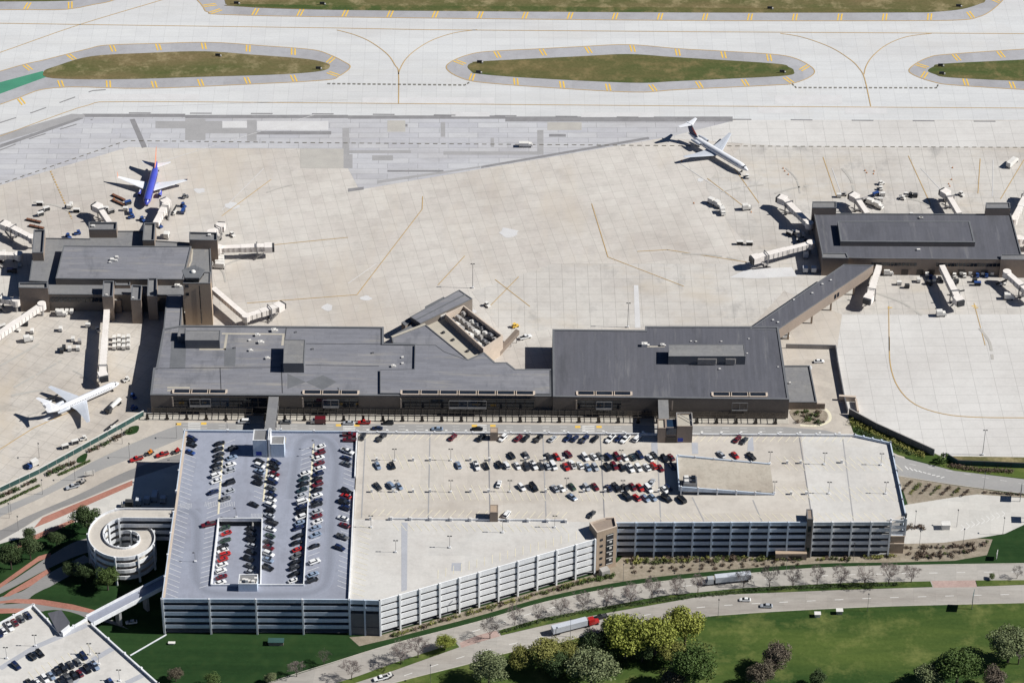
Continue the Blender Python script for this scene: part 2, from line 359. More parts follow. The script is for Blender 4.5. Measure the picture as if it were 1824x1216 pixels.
# infield islands: grey shoulder, grass, edge line, tick marks
def ticks(name, outline, at, inner_len, m, z, parent, gap=.9, wdt=.8, ctr=None):
    b = MB(); pts = [Vector(p[:2]) for p in PP(outline)]; cx = sum(pts, Vector((0, 0)))/len(pts)
    n = len(pts); L = [(pts[(i+1) % n]-pts[i]).length for i in range(n)]; tot = sum(L); s = at[0]
    while s < tot:
        r = s; i = 0
        while r > L[i]: r -= L[i]; i += 1
        a, c = pts[i], pts[(i+1) % n]; d = (c-a).normalized(); p = a+d*r
        nn = Vector((-d.y, d.x))
        if nn.dot(cx-p) < 0: nn = -nn
        nn = (nn*.96+d*.18).normalized()
        for k in (-1, 1):
            q = p+d*(gap*k); e = d*(wdt/2)
            b.poly([(*(q-e+nn*.6), z), (*(q+e+nn*.6), z), (*(q+e+nn*inner_len), z), (*(q-e+nn*inner_len), z)])
        s += at[1]
    return tag(b.build(name, m, parent), kind='stuff')
ISL = [
 ([(-330, 230), (0, 127.5), (80, 107), (155, 88), (190, 81), (280, 78), (376, 76), (468, 82), (556, 89), (587, 98), (610, 109), (624, 120), (604, 136), (580, 143), (455, 150), (260, 158), (96, 157), (0, 186.5), (-330, 300)],
  [(78, 128), (101, 118), (162, 101), (260, 95), (364, 92), (450, 98), (540, 105), (575, 111), (588, 118), (572, 127), (500, 133), (357, 137.6), (219, 141.6), (94, 140)], 'infield'),
 ([(795, 120), (806, 109), (833, 98.5), (866, 92.5), (950, 88), (1035, 83.6), (1119, 80), (1205, 87), (1289, 91.7), (1374, 97), (1412, 103), (1440, 116), (1451, 128), (1440, 139), (1412, 149), (1381, 152), (1212, 160), (1126, 164.5), (954, 155), (866, 148), (833, 143), (806, 132)],
  [(833, 118), (842, 112), (860, 109.6), (1031, 101), (1119, 97), (1205, 102.6), (1378, 113.6), (1405, 120), (1414, 127), (1402, 135), (1296, 141), (1200, 145.4), (1126, 148), (954, 140), (856, 132.5), (838, 126)], 'infield_green'),
 ([(1619, 126.6), (1631, 114), (1655, 102.6), (1686, 97.5), (1824, 88), (1960, 80), (2200, 90), (2300, 120), (2200, 150), (1960, 166), (1824, 160), (1699, 152), (1665, 147), (1634, 137)],
  [(1653, 126.6), (1663, 119), (1682, 114), (1824, 106.7), (1960, 99), (2190, 112), (2230, 121), (1960, 148), (1824, 145), (1692, 138.6), (1666, 133)], 'infield_green'),
 ([(362, 13), (371, 22), (398, 26.5), (610, 31), (1200, 37), (1600, 37.5), (1713, 36), (1745, 30), (1765, 20), (1787, 0), (1830, -50), (1800, -140), (420, -160), (340, -40)],
  [(401, 4), (405, 8.5), (416, 11.8), (600, 18.5), (1210, 23), (1600, 23), (1662, 22), (1713, 17), (1747, 6.8), (1756, 0), (1770, -40), (1740, -120), (450, -130), (400, -30)], 'infield'),
 ([(-300, 22), (0, 18), (100, 18), (135, 15), (165, 9), (205, 0), (270, -30), (200, -100), (-300, -120)],
  [(-300, 4), (0, 3.4), (100, 2.5), (140, -1), (180, -20), (150, -80), (-300, -100)], 'infield_green')]
b_line = MB()
for i, (o_, g_, m) in enumerate(ISL):
    oc = curve(o_, 5, True)
    sheet('shoulder', oc, .06, 'shoulder')
    sheet('infield_grass', g_, .09, m, thick=.05, cv=5)
    wp = PP(oc); strip(b_line, wp+wp[:1], .55, .11)
    ticks('edge_tick_marking', oc, (8 if i else 20, 24.0), 7.0 if i < 3 else 7.4, 'yellow_paint', .105, taxi)
sheet('green_paved_island', [(-330, 262), (0, 147), (76, 127), (84, 137), (0, 167.6), (-330, 282)], .085, 'green_paint')
sheet('infield_grass', [(415, 11.5), (600, 18), (1210, 22.5), (1600, 22.6), (1660, 21.6), (1600, 17), (1200, 14), (600, 10), (430, 8)], .146, 'infield_green')
# taxiway and apron lines
def line(pts, wdt=.5, dash=None, cv=0, b=None, z=.115):
    if cv: pts = curve(pts, cv)
    strip(b if b else b_line, PP(pts), wdt, z, dash)
line([(-100, 40), (0, 42), (160, 44.5), (600, 50.5), (760, 53.5), (1210, 57), (1824, 60.5), (2000, 62)])
line([(-60, 112), (0, 94), (140, 45), (290, 0), (330, -14)], cv=4)
line([(600, 54), (630, 62), (660, 75), (690, 97), (704, 117), (710, 130), (710, 185)], cv=5)
line([(850, 53.5), (810, 59), (770, 72), (740, 90), (722, 107), (712, 125), (710, 133)], cv=5)
line([(1390, 60), (1430, 67), (1480, 85), (1515, 107), (1530, 122), (1540, 140), (1551, 190)], cv=5)
line([(1660, 60), (1615, 66), (1580, 80), (1555, 100), (1543, 118), (1539, 133)], cv=5)
line([(-60, 262), (0, 243), (90, 210), (160, 187), (220, 181.5), (600, 184), (1200, 189), (1824, 193), (2000, 194)], cv=3)
for a in ((753, 350, 752, 373), (752, 373, 636, 525), (636, 525, 440, 540), (483, 320, 395, 385), (924, 493, 873, 545), (882, 498, 944, 546), (828, 456, 780, 508), (1054, 363, 1083, 458), (1083, 458, 1218, 510), (480, 437, 620, 423), (1260, 318, 1330, 372), (1308, 300, 1352, 362), (1466, 280, 1490, 350), (1618, 278, 1658, 365), (1746, 283, 1742, 345), (1824, 285, 1782, 355), (1735, 540, 1755, 615), (1583, 545, 1584, 625), (1188, 445, 1330, 467), (1135, 448, 1190, 445)):
    line([(a[0], a[1]), (a[2], a[3])], .38)
line([(90, 305), (128, 390)], .7, (1.5, .9)); line([(0, 800), (60, 762), (150, 722)], .45)
line([(1584, 600), (1586, 650), (1600, 690), (1630, 720), (1680, 737), (1740, 743), (1824, 744), (1950, 745)], .5, None, 4)
o = b_line.build('taxi_line_marking', 'line_paint', apron)
bd = MB()
for k in (-.7, .7):
    line([(583, 149.5+k), (828, 152+k), (838, 146+k)], .45, (1.6, 1.0), 0, bd); line([(1411, 150+k), (1418, 156.5+k), (1668, 157+k), (1672, 150+k)], .45, (1.6, 1.0), 0, bd)
line([(-60, 345), (6, 326), (225, 251), (600, 255), (1210, 260), (1824, 263), (2000, 264)], .55, (2.2, 1.9), 0, bd, .12)
bd.build('holding_line_marking', 'dark_paint', apron)
bq = MB()
line([(0, 219), (60, 200), (165, 162), (190, 160)], .8, (9, 8), 0, bq); line([(0, 268), (60, 245), (165, 213)], .8, (9, 8), 0, bq)
line([(230, 201.5), (620, 203.5), (1210, 210), (1290, 211.5)], .9, (11, 20), 0, bq); line([(1300, 213), (1824, 217)], .9, (11, 20), 0, bq)
bq.build('dashed_lane_marking', 'patch_dark', apron)
bw = MB()
for a in ((560, 205, 250, 300), (395, 375, 470, 300), (620, 505, 670, 470), (1210, 290, 1300, 350), (1482, 300, 1500, 350), (1640, 300, 1700, 365), (1769, 285, 1768, 350), (620, 178, 250, 190), (0, 560, 120, 520)):
    line([(a[0], a[1]), (a[2], a[3])], .35, None, 0, bw)
bw.build('gate_lead_marking', 'patch_light', apron)
bt_ = MB()
for a in ((0, 652, 70, 612), (25, 690, 110, 642), (20, 705, 95, 694), (400, 472, 482, 442), (1380, 345, 1440, 331), (1500, 300, 1522, 352), (1215, 452, 1320, 464), (1600, 352, 1662, 370), (1560, 522, 1642, 562), (1285, 342, 1360, 330), (1400, 300, 1425, 345), (1745, 585, 1768, 640), (380, 470, 402, 505), (130, 660, 180, 700), (50, 740, 120, 715), (60, 360, 130, 380), (520, 330, 470, 345)):
    x0, y0, x1, y1 = a; line([(x0, y0), ((x0+x1)/2+6, (y0+y1)/2-3), (x1, y1)], random.uniform(.7, 1.6), (random.uniform(9, 20), random.uniform(.5, 3)), 4, bt_, .118)
tag(bt_.build('tyre_streak', 'patch_tan', apron), kind='stuff')
by = MB()
for x, y, a in ((1735, 545, 0), (1738, 548, 0), (1585, 548, 0)):
    p = P(x, y); by.box((p.x, p.y, .115), 2.2, .5, .01)
by.build('gate_bar_marking', 'yellow_paint', apron)
# ------------------------------------------------ streets, pavements, lawns
sheet('forecourt_pavement', [(254, 737), (1404, 745), (1475, 760), (1512, 738), (1600, 800), (1640, 850), (1560, 900), (330, 900), (230, 900), (-260, 1040), (-260, 1010), (0, 874)], -.02, 'plaza_concrete')
sheet('annex_yard', [(1386, 582), (1490, 612), (1514, 738), (1480, 764), (1403, 748)], .006, 'plaza_concrete')
sheet('terminal_road', [(322, 752.5), (700, 754.5), (1230, 758), (1400, 760), (1470, 766), (1520, 778), (1600, 813), (1700, 838), (1824, 853), (2000, 868), (2000, 895), (1824, 879), (1700, 863), (1600, 847), (1500, 845), (400, 845), (330, 790)], .0, 'road_grey')
RB = MB()
for y0 in (757, 762): line([(325, y0), (700, y0+1.6), (1230, y0+4.5), (1400, y0+6.5)], .18, (3, 5), 0, RB, .015)
line([(1620, 826), (1824, 862)], .18, (3, 5), 0, RB, .015)
for x, y in ((346, 757), (622, 760), (856, 761), (1048, 763)):
    for k in range(5):
        p = P(x-11, y-4.5+k*3.1); q = P(x+11, y-4.4+k*3.1); RB.beam((p.x, p.y, .012), (q.x, q.y, .012), .55, .006)
for k in range(9):
    p = P(1612+k*8, 830+k*2.6); q = P(1618+k*8, 836+k*1.6); RB.beam((p.x, p.y, .012), (q.x, q.y, .012), .5, .006)
RB.build('road_marking', 'white_paint', g)
for x, y in ((318, 755), (346+17, 754), (603, 757), (636, 757), (845, 758), (878, 758), (1029, 760), (1067, 760)):
    p = P(x, y); tag(MB().box((p.x, p.y, .0), 2.4, 1.6, .03).build('tactile_pad', 'yellow_paint'), 'yellow tactile pad at the kerb beside the striped crossing', 'tactile pad', 'tactile pads at the crossings')
sheet('terminal_sidewalk', [(262, 738), (1404, 745), (1405, 754.5), (1230, 753), (700, 749.5), (322, 747.5), (262, 749)], 0, 'sidewalk', thick=.13)
def band(name, up, lo, z, m, thick=0, cv=4): return sheet(name, curve(up, cv)+curve(lo, cv)[::-1], z, m, thick=thick)
band('west_road', [(-200, 1003), (0, 905), (76, 873), (161, 824), (260, 779), (318, 757), (348, 752.5)], [(-200, 1020), (0, 920), (76, 885), (161, 844), (276, 800), (326, 780), (352, 776)], .0045, 'road_grey')
band('west_service_road', [(-200, 1010+20), (0, 944), (46, 920), (140, 880), (230, 837), (330, 805)], [(-200, 1052), (0, 962), (76, 918), (150, 888), (236, 852), (330, 822)], .0, 'asphalt')
sheet('west_paving', [(-200, 1055), (0, 963), (76, 920), (236, 853), (330, 823), (330, 910), (230, 905), (60, 985), (-200, 1080)], .0, 'pale_paving')
for a in ([(76, 921), (236, 855), (236, 864), (90, 928), (60, 940)], [(62, 952), (0, 985), (0, 991), (70, 958), (134, 928), (128, 925)], [(-40, 1062), (0, 1039), (69, 990), (90, 984), (90, 991), (69, 999), (0, 1047), (-40, 1068)], [(4, 1063), (17, 1053), (86, 1012), (91, 1017), (55, 1043), (17, 1061)],
          [(-20, 1073), (30, 1066), (75, 1067), (130, 1076), (180, 1089), (178, 1094), (120, 1084), (62, 1075), (20, 1073), (0, 1074)], [(-40, 1086), (0, 1083), (60, 1083), (60, 1090), (0, 1092), (-40, 1096)]):
    PZ[0] += 1; sheet('brick_paving_strip', a, .03+.0004*PZ[0]-.02, 'brick_paving')
band('west_loop_road', [(-160, 1120), (0, 1046), (86, 991), (140, 962), (200, 952)], [(-160, 1132), (0, 1057), (86, 1012), (150, 985), (210, 975)], .008, 'asphalt')
band('west_loop_road', [(-160, 1130), (0, 1063), (40, 1052), (88, 1020), (150, 988)], [(-160, 1145), (0, 1077), (50, 1066), (100, 1038), (170, 1000)], .0095, 'asphalt')
band('west_exit_road', [(-60, 1078), (0, 1076), (70, 1073), (110, 1079), (160, 1090), (200, 1104)], [(-60, 1094), (0, 1091), (80, 1088), (130, 1094), (190, 1108), (230, 1120)], .012, 'asphalt')
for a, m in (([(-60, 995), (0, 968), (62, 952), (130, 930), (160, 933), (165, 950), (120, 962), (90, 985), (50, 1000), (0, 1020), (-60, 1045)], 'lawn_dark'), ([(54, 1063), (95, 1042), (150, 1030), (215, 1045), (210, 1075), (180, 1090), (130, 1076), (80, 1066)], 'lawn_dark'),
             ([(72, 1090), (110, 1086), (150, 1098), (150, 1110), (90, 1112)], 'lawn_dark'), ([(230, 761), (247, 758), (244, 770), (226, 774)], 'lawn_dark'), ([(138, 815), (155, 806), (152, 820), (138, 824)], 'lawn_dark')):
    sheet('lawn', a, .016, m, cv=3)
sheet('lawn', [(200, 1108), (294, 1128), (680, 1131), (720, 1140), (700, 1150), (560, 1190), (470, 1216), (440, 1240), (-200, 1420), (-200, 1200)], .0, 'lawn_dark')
sheet('lawn', [(600, 1240), (700, 1216), (837, 1181), (912, 1160), (1000, 1143), (1076, 1124), (1247, 1099), (1300, 1094), (1415, 1086.5), (1587, 1079), (1824, 1073), (2200, 1062), (2200, 1500), (200, 1500)], .0, 'lawn')
sheet('lawn', [(1765, 965), (1790, 952), (1824, 934), (2100, 880), (2100, 1000), (1824, 1001), (1765, 1003), (1758, 985)], .01, 'lawn_dark')
UPT = [(300, 1280), (480, 1215), (590, 1180), (700, 1146), (850, 1107), (974, 1071), (1110, 1044), (1247, 1028), (1324, 1021.6), (1444, 1012), (1587, 1007), (1824, 1003), (2100, 1000)]
UPB = [(330, 1330), (560, 1228), (640, 1202), (700, 1180), (818, 1146), (960, 1101), (1042, 1086), (1179, 1060), (1324, 1046), (1501, 1037), (1659, 1034), (1824, 1032), (2100, 1030)]
LOT = [(340, 1330), (600, 1228), (700, 1196), (818, 1155), (974, 1113), (1076, 1093), (1247, 1063), (1300, 1059), (1501, 1051), (1662, 1046), (1824, 1042), (2100, 1040)]
LOB = [(420, 1330), (640, 1240), (700, 1216), (837, 1181), (912, 1160), (1000, 1143), (1076, 1124), (1247, 1099), (1300, 1094), (1415, 1086.5), (1587, 1079), (1824, 1073), (2100, 1065)]
band('parkway', UPT, LOB, .02, 'road_concrete')
for a in ([(560, 1229), (640, 1203), (700, 1181), (812, 1144), (818, 1152), (700, 1194), (600, 1226)], [(889, 1122.5), (960, 1102), (1042, 1087), (1179, 1061), (1324, 1047), (1501, 1038), (1657, 1035), (1661, 1045), (1501, 1050), (1300, 1058), (1247, 1062), (1076, 1092), (974, 1112), (893, 1131)], [(1738, 1033.5), (1824, 1033), (2100, 1031), (2100, 1039), (1824, 1041), (1741, 1044)]):
    sheet('median', a, .02, 'lawn', thick=.15)
for a in ([(818, 1144), (850, 1131), (884, 1122), (891, 1132), (860, 1141), (822, 1153)], [(1659, 1034), (1737, 1033), (1740, 1045), (1663, 1046)]):
    sheet('brick_crossing', a, .026, 'brick_pale')
b2 = MB()
UM = [((a[0]+b[0])/2, (a[1]+b[1])/2) for a, b in zip(curve([UPT[i] for i in range(3, 13)], 6), curve([UPB[i] for i in range(3, 13)], 6))]
LM = [((a[0]+b[0])/2, (a[1]+b[1])/2) for a, b in zip(curve([(700, 1196), (818, 1155), (974, 1113), (1076, 1093), (1247, 1063), (1501, 1051), (1662, 1046), (1824, 1042), (2100, 1040)], 6), curve([(740, 1209), (837, 1181), (1000, 1143), (1090, 1122), (1247, 1099), (1501, 1083), (1662, 1077), (1824, 1073), (2100, 1065)], 6))]
strip(b2, PP(UM), .3, .03, (3.6, 8)); strip(b2, PP(LM), .3, .03, (3.6, 8))
b2.build('lane_marking', 'white_paint', g)
def kerb(name, pts, cv=4):
    b = MB(); w_ = PP(curve(pts, cv))
    for a, c in zip(w_[:-1], w_[1:]): b.beam((a.x, a.y, 0), (c.x, c.y, 0), .35, .13)
    b.build(name, 'sidewalk', g)
for a in (UPT, LOB, [(0, 904), (76, 872), (161, 823), (260, 778)], [(1600, 847), (1700, 863), (1824, 879)]): kerb('kerb', a)
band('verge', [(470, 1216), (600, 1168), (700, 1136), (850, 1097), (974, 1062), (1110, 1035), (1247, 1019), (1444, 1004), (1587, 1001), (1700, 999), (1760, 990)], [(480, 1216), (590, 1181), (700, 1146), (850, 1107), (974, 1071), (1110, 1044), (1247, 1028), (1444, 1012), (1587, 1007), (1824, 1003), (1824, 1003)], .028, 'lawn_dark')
sheet('mulch_bed', [(622, 1134), (680, 1130), (1060, 1022), (1100, 1000), (1115, 985), (1445, 990), (1590, 985), (1610, 966), (1680, 966), (1740, 958), (1768, 960), (1758, 988), (1700, 998), (1587, 1001), (1444, 1004), (1247, 1019), (1110, 1035), (974, 1062), (850, 1097), (700, 1136), (640, 1150)], .014, 'mulch')
sheet('mulch_bed', [(1600, 848), (1700, 864), (1752, 871), (1824, 882), (1824, 890), (1740, 880), (1700, 885), (1617, 898)], .014, 'mulch')
sheet('east_paving', [(1608, 900), (1617, 898), (1700, 885), (1740, 880), (1824, 886), (2100, 880), (2100, 890), (1824, 934), (1790, 950), (1740, 958), (1680, 966), (1608, 968)], .018, 'pale_paving')
sheet('east_bank', [(1508, 735), (1520, 770), (1600, 810), (1700, 838), (1824, 852), (2000, 866), (2000, 820), (1680, 814)], .005, 'lawn')
sheet('east_bank', [(1680, 812), (2100, 818), (2100, 832), (1720, 822)], .09, 'infield')
cb = MB()
for k in range(9):
    x = 1712+k*9; y = 941-k*3.1
    for s in (-1, 1):
        p, q = P(x+6, y-1.5), P(x, y-1.5+s*5.5); cb.beam((p.x, p.y, .024), (q.x, q.y, .024), .3, .006)
cb.build('chevron_marking', 'white_paint', g)
# ------------------------------------------------ building helpers
def lerp(a, b, t): return a+(b-a)*t
def block(root, pts, zt, zb=0, wall='wall_dark', roof='roof_membrane', par=.5, pw=.4, world=False, wn='wall', rn='roof', cap='trim_grey'):
    w_ = [Vector((p[0], p[1])) for p in (pts if world else PP(pts, zt))]
    i_ = inset(w_, pw); MB().prism(w_, zb, zt, False).build(wn, wall, root)
    MB().ring(inset(w_, -.03), i_, zt-.12, zt+.03).ring(i_, inset(i_, .01), zt+.03, zt-par).build('coping', cap, root)
    r = MB().flat(i_, zt-par).build(rn, roof, root)
    return w_, r
def unit(root, x, y, z, sx, sy, sz, m='white_metal', a=0, name='rooftop_unit', fan=True):
    p = P(x, y, z); b = MB().box((p.x, p.y, z), sx, sy, sz, a)
    if fan:
        b.tube((p.x, p.y, z+sz), (p.x, p.y, z+sz+.25), min(sx, sy)*.32, n=8)
        b.box((p.x+math.cos(a)*sx*.7, p.y+math.sin(a)*sx*.7, z), sx*.35, sy*.6, sz*.5, a)
    o = b.build(name, m, root); return o
def facade(root, A, B, n, zt, rows, pitch, ph, pm='garage_sky_tint', cm='garage_white', thick=.3, col=.7, zb=0, skip=None, out=None):
    """concrete panel bands between columns; every panel and column is its own piece"""
    A, B = Vector((A[0], A[1], 0)), Vector((B[0], B[1], 0)); d = (B-A).normalized()
    nn = Vector((-d.y, d.x, 0))
    if out is not None and nn.dot(out) < 0: nn = -nn
    L = (B-A).length
    for i in range(n):
        a = A+d*(L*i/n+col*.5+.02); c = A+d*(L*(i+1)/n-col*.5-.02)
        for k in range(rows):
            if skip and skip(i, k): continue
            z1 = zt-k*pitch; b = MB().beam((a.x, a.y, z1-ph), (c.x, c.y, z1-ph), thick, ph)
            if k == 0: b.beam((a.x, a.y, z1), (c.x, c.y, z1), thick+.16, .12)
            b.build('panel', pm, root)
    for i in range(n+1):
        a = A+d*(L*i/n)+nn*.22
        MB().beam((a.x-d.x*col/2, a.y-d.y*col/2, zb), (a.x+d.x*col/2, a.y+d.y*col/2, zb), .8, zt+.35-zb).build('column', cm, root)
def wallbit(root, a, b, z, h, m='garage_white', th=.35, name='parapet'):
    return MB().beam((a[0], a[1], z), (b[0], b[1], z), th, h).build(name, m, root)
def logo(root, p0, nrm_y, w_, h_, name='sign_panel'):
    return MB().box((p0.x, p0.y, p0.z), w_, .12, h_).build(name, 'sign_blue', root)

# ------------------------------------------------ main terminal
ZT = 10.2
term = thing('terminal_building', 'long low brown terminal with dark grey flat roof and skylights along its front', 'building', P(268, 736))
block(term, [(267.5, 703), (273, 655), (278, 654), (290.5, 585), (323, 579), (683.5, 582), (683.5, 611), (739, 612), (790, 625), (833, 640), (862, 627), (882, 645), (903, 645), (918, 657), (985, 657), (985, 705.3)], ZT, 0, 'wall_dark', 'roof_membrane', .45, .9)
block(term, [(985, 706), (984, 586), (1149, 587.7), (1149, 580.7), (1386.6, 581), (1406, 711)], ZT+.6, 0, 'wall_dark', 'roof_dark', .3, .9)
_w, rr = block(term, [(677, 700), (677, 658), (738, 657), (739, 613.5), (776, 614), (792, 626), (834, 641), (862, 629), (881, 646), (902, 646), (917, 658), (980, 658), (981, 701.5)], ZT+.5, ZT-.45, 'trim_grey', 'roof_membrane', .08, .3)
A_, B_ = P(267.5, 703, ZT), P(1406, 711, ZT)
def fwp(x, z, out=0.0):
    t = (x-267.5)/(1406-267.5); p = lerp(A_, B_, t); return Vector((p.x+.01*out, p.y-out, z))
for x0, x1, n in ((307, 403, 3), (539.5, 638.5, 3), (714, 952, 7), (1027.5, 1125.5, 3), (1269, 1367, 3)):
    zz = ZT+.62 if x0 > 980 else (ZT+.08 if not 677 < x0 < 980 else ZT+.5)
    for i in range(n):
        a, c = fwp(lerp(x0, x1, i/n)+.6, 0, -2.6), fwp(lerp(x0, x1, (i+1)/n)-.6, 0, -2.6)
        s = MB().beam((a.x, a.y-1.5, zz-.35), (c.x, c.y-1.5, zz-.35), .55, .5).beam((a.x, a.y+1.45, zz-.35), (c.x, c.y+1.45, zz-.35), .12, .4)
        for q in (a, c): s.beam((q.x, q.y-1.2, zz-.35), (q.x, q.y+1.38, zz-.35), .9, .48)
        s = s.build('skylight', 'coping_cream', term)
        MB().beam((a.x+.46, a.y+.08, zz-.02), (c.x-.46, c.y+.08, zz-.02), 2.5, .06).build('pane', 'glass', s)  # dark sheet stands in for the shade inside an open roof slot
for x0, x1, n in ((307, 476, 10), (539, 638.7, 6), (714, 952, 14), (1027, 1125, 6), (1198, 1268, 4), (1269, 1367, 6)):
    a, c = fwp(x0, 4.0, .12), fwp(x1, 4.0, .12)
    fr = MB().beam(a-Vector((.3, 0, 0)), a+Vector((.3, 0, 0)), .5, 5.2)
    fr = fr.build('window_band', 'coping_cream' if x0 != 1269 else 'bronze', term)
    MB().beam((a.x, a.y, 9.1), (c.x, c.y, 9.1), .3, .25).beam((a.x, a.y, 6.4), (c.x, c.y, 6.4), .2, .15).build('transom', 'bronze', fr)
    for i in range(n):
        p, q = lerp(a, c, i/n)+Vector((.12, 0, 0)), lerp(a, c, (i+1)/n)-Vector((.12, 0, 0))
        mid = n//2-1 <= i <= n//2 or (n == 10 and 3 <= i <= 4)
        MB().beam((p.x, p.y, 4.1), (q.x, q.y, 4.1), .12, 4.9).build('pane', 'glass_blue' if mid else 'glass', fr)
    if n >= 6:      # pale porch frame in the middle of each band
        u, v = fwp(lerp(x0, x1, .36 if n != 10 else .18), 0, .9), fwp(lerp(x0, x1, .64 if n != 10 else .4), 0, .9)
        pf = MB().beam((u.x, u.y, 4.6), (v.x, v.y, 4.6), 1.2, .25).beam((u.x, u.y, 8.6), (v.x, v.y, 8.6), .3, .2)
        for e in (u, lerp(u, v, .5), v): pf.beam((e.x-.12, e.y, 4.8), (e.x+.12, e.y, 4.8), .3, 3.9)
        pf.build('porch_frame', 'steel', term)
# ground floor glazing and the open trellis canopy over the pavement
gl = MB()
gl = gl.beam(fwp(272, .3, .15), fwp(1402, .3, .15), .1, 2.9).build('ground_floor_glazing', 'glass', term)
cn = MB(); Lx = [262+k*35.0 for k in range(33) if 262+k*35 < 1396]
for o_ in (1.2, 2.6, 5.0): cn.beam(fwp(262, 3.05, o_), fwp(1400, 3.05, o_), .35 if o_ > 4 else .22, .45 if o_ > 4 else .3)
canopy = cn.build('canopy_beam', 'bronze', term)
cr = MB()
x = 262
while x < 1398:
    cr.beam(fwp(x, 3.1, .1), fwp(x, 3.1, 5.0), .16, .22); x += 11.667
cr.build('canopy_rafter', 'bronze', term)
for x in Lx:
    p = fwp(x, .13, 5.0); b = MB().box((p.x, p.y, .1), 1.1, .5, 3.0).box((p.x, p.y+.5, .1), 1.6, .9, .5); b.build('canopy_column', 'bronze', term)
# penthouses
for pts, z, m in (([(330, 588), (392.6, 588), (391, 606), (329.7, 606)], 14.4, 'roof_gravel'), ([(318, 584), (331, 584), (330, 599), (316, 599)], 12.6, 'roof_gravel'), ([(506, 605), (543.6, 605), (541, 647), (504.5, 647)], 15.0, 'roof_gravel')):
    block(term, pts, z, ZT-.5, 'trim_grey', m, .15, .25, wn='penthouse_wall', rn='penthouse_roof')
ph_, _ = block(term, [(1190.9, 613), (1325, 613), (1328, 634.4), (1190.9, 634.4)], 15.2, ZT, 'trim_grey', 'roof_gravel', .12, .25, wn='penthouse_wall', rn='penthouse_roof')
for x0, x1 in ((1243, 1277), (1293, 1311)):
    a, c = P(x0, 634.6, 15.2), P(x1, 634.6, 15.2); lv = MB().beam((a.x, a.y-.15, ZT+.8), (c.x, c.y-.15, ZT+.8), .2, 3.3).build('louvre', 'steel', term)
    for k in range(6): MB().beam((a.x, a.y-.35, ZT+1.0+k*.5), (c.x, c.y-.35, ZT+1.0+k*.5), .25, .18).build('slat', 'bridge_grey', lv)
for x, y, s in ((1148, 616, 2.6), (1180, 616, 1.8), (1240, 609, .8), (1231, 608.5, .8), (1285, 609, .8), (1334, 604, .7), (1282, 658, 1), (1386, 654, .7), (1331, 630, .7)): unit(term, x, y, ZT+.3, s, s*.7, s*.6, 'white_metal', 0, 'roof_vent', s > 1)
for x, y, s in ((458, 598, 1.8), (464, 611, 2.0), (445, 607, 1.2), (446, 625, 1.5), (418, 620, 1), (476, 639, 1.6), (488, 590, 2.2), (527, 592, .9), (557, 622, 1), (664, 629, 1), (717, 637, 1.1), (717, 648, 1.1), (700, 653, 1.6), (678, 695, .8), (994, 698, .9), (1093, 610, 1)): unit(term, x, y, ZT-.45, s, s*.75, s*.6, 'white_metal' if s > 1.05 else 'steel', .2, 'roof_vent', s > 1.3)
pw_ = MB()      # pale walkway strips on the roof
for a in ([(395, 594), (507, 595)], [(404, 596), (400, 622)], [(355, 622), (402, 622)], [(505, 596), (503, 615)], [(298, 690), (338, 690)], [(298, 695), (308, 695)]): strip(pw_, PP(a, ZT-.43), 1.1, ZT-.43)
strip(pw_, PP([(1150, 617), (1184, 617)], ZT+.34), .9, ZT+.34)
pw_.build('roof_walkway', 'roof_cream', term)
for a in ([(501, 648), (503, 700)], [(274, 656), (500, 654)], [(510, 583), (507, 605)], [(544, 650), (675, 652)], [(602, 690), (604, 701)], [(392, 655), (394, 700)], [(545, 612), (682, 613)]):
    b = MB(); strip(b, PP(a, ZT-.45), .35, ZT-.41); b.build('roof_seam', 'dark_metal', term)
for a in ([(306, 600), (332, 600), (330, 655), (302, 655)], [(400, 620), (420, 620), (419, 652), (399, 652)], [(512, 665), (545, 680), (512, 692)], [(545, 680), (575, 668), (600, 680), (575, 694)]):
    MB().flat(PP(a, ZT-.45), ZT-.43).build('roof_patch', 'trim_grey', term)
# wing set diagonally behind the terminal, with a walled plant yard
wing = thing('diagonal_wing', 'grey roofed wing set diagonally behind the terminal beside a walled plant yard', 'building', P(760, 640))
block(wing, [(697.5, 600), (757.5, 577), (834, 640), (790, 628), (739, 613), (700, 611)], ZT-.3, 0, 'wall_dark', 'roof_membrane', .3, .5)
wallbit(wing, P(697.5, 600.5, ZT-.3), P(757.5, 577.5, ZT-.3), ZT-.3, .3, 'roof_cream', 1.2, 'coping')
block(wing, [(731, 564), (818, 515.8), (841.5, 531.7), (749, 576)], ZT, 0, 'wall_dark', 'roof_membrane', .25, .4)
wallbit(wing, lerp(P(731, 564, ZT), P(749, 576, ZT), .5), lerp(P(818, 516, ZT), P(841, 532, ZT), .5), ZT-.2, .45, 'trim_grey', .4, 'roof_ridge')
for pts in ([(757, 546), (790, 528.5), (795, 532), (757, 553)], [(715, 574), (757, 551), (760, 556), (722, 580)], [(700, 597), (740, 574), (748, 578), (712, 596)]): block(wing, pts, ZT-2.4, 0, 'wall_brown', 'trim_grey', .2, .4, wn='bay_wall', rn='bay_roof')
block(wing, [(757.5, 577), (790, 557), (863, 625), (834, 640)], 7.4, 0, 'wall_tan', 'roof_cream', .35, .4, cap='roof_cream')
block(wing, [(793, 559), (826, 543.5), (896, 597.5), (861, 621)], 10.6, 0, 'coping_cream', 'trim_grey', 4.0, .6, cap='coping_cream', wn='plant_yard_wall', rn='plant_yard_floor')
random.seed(3)
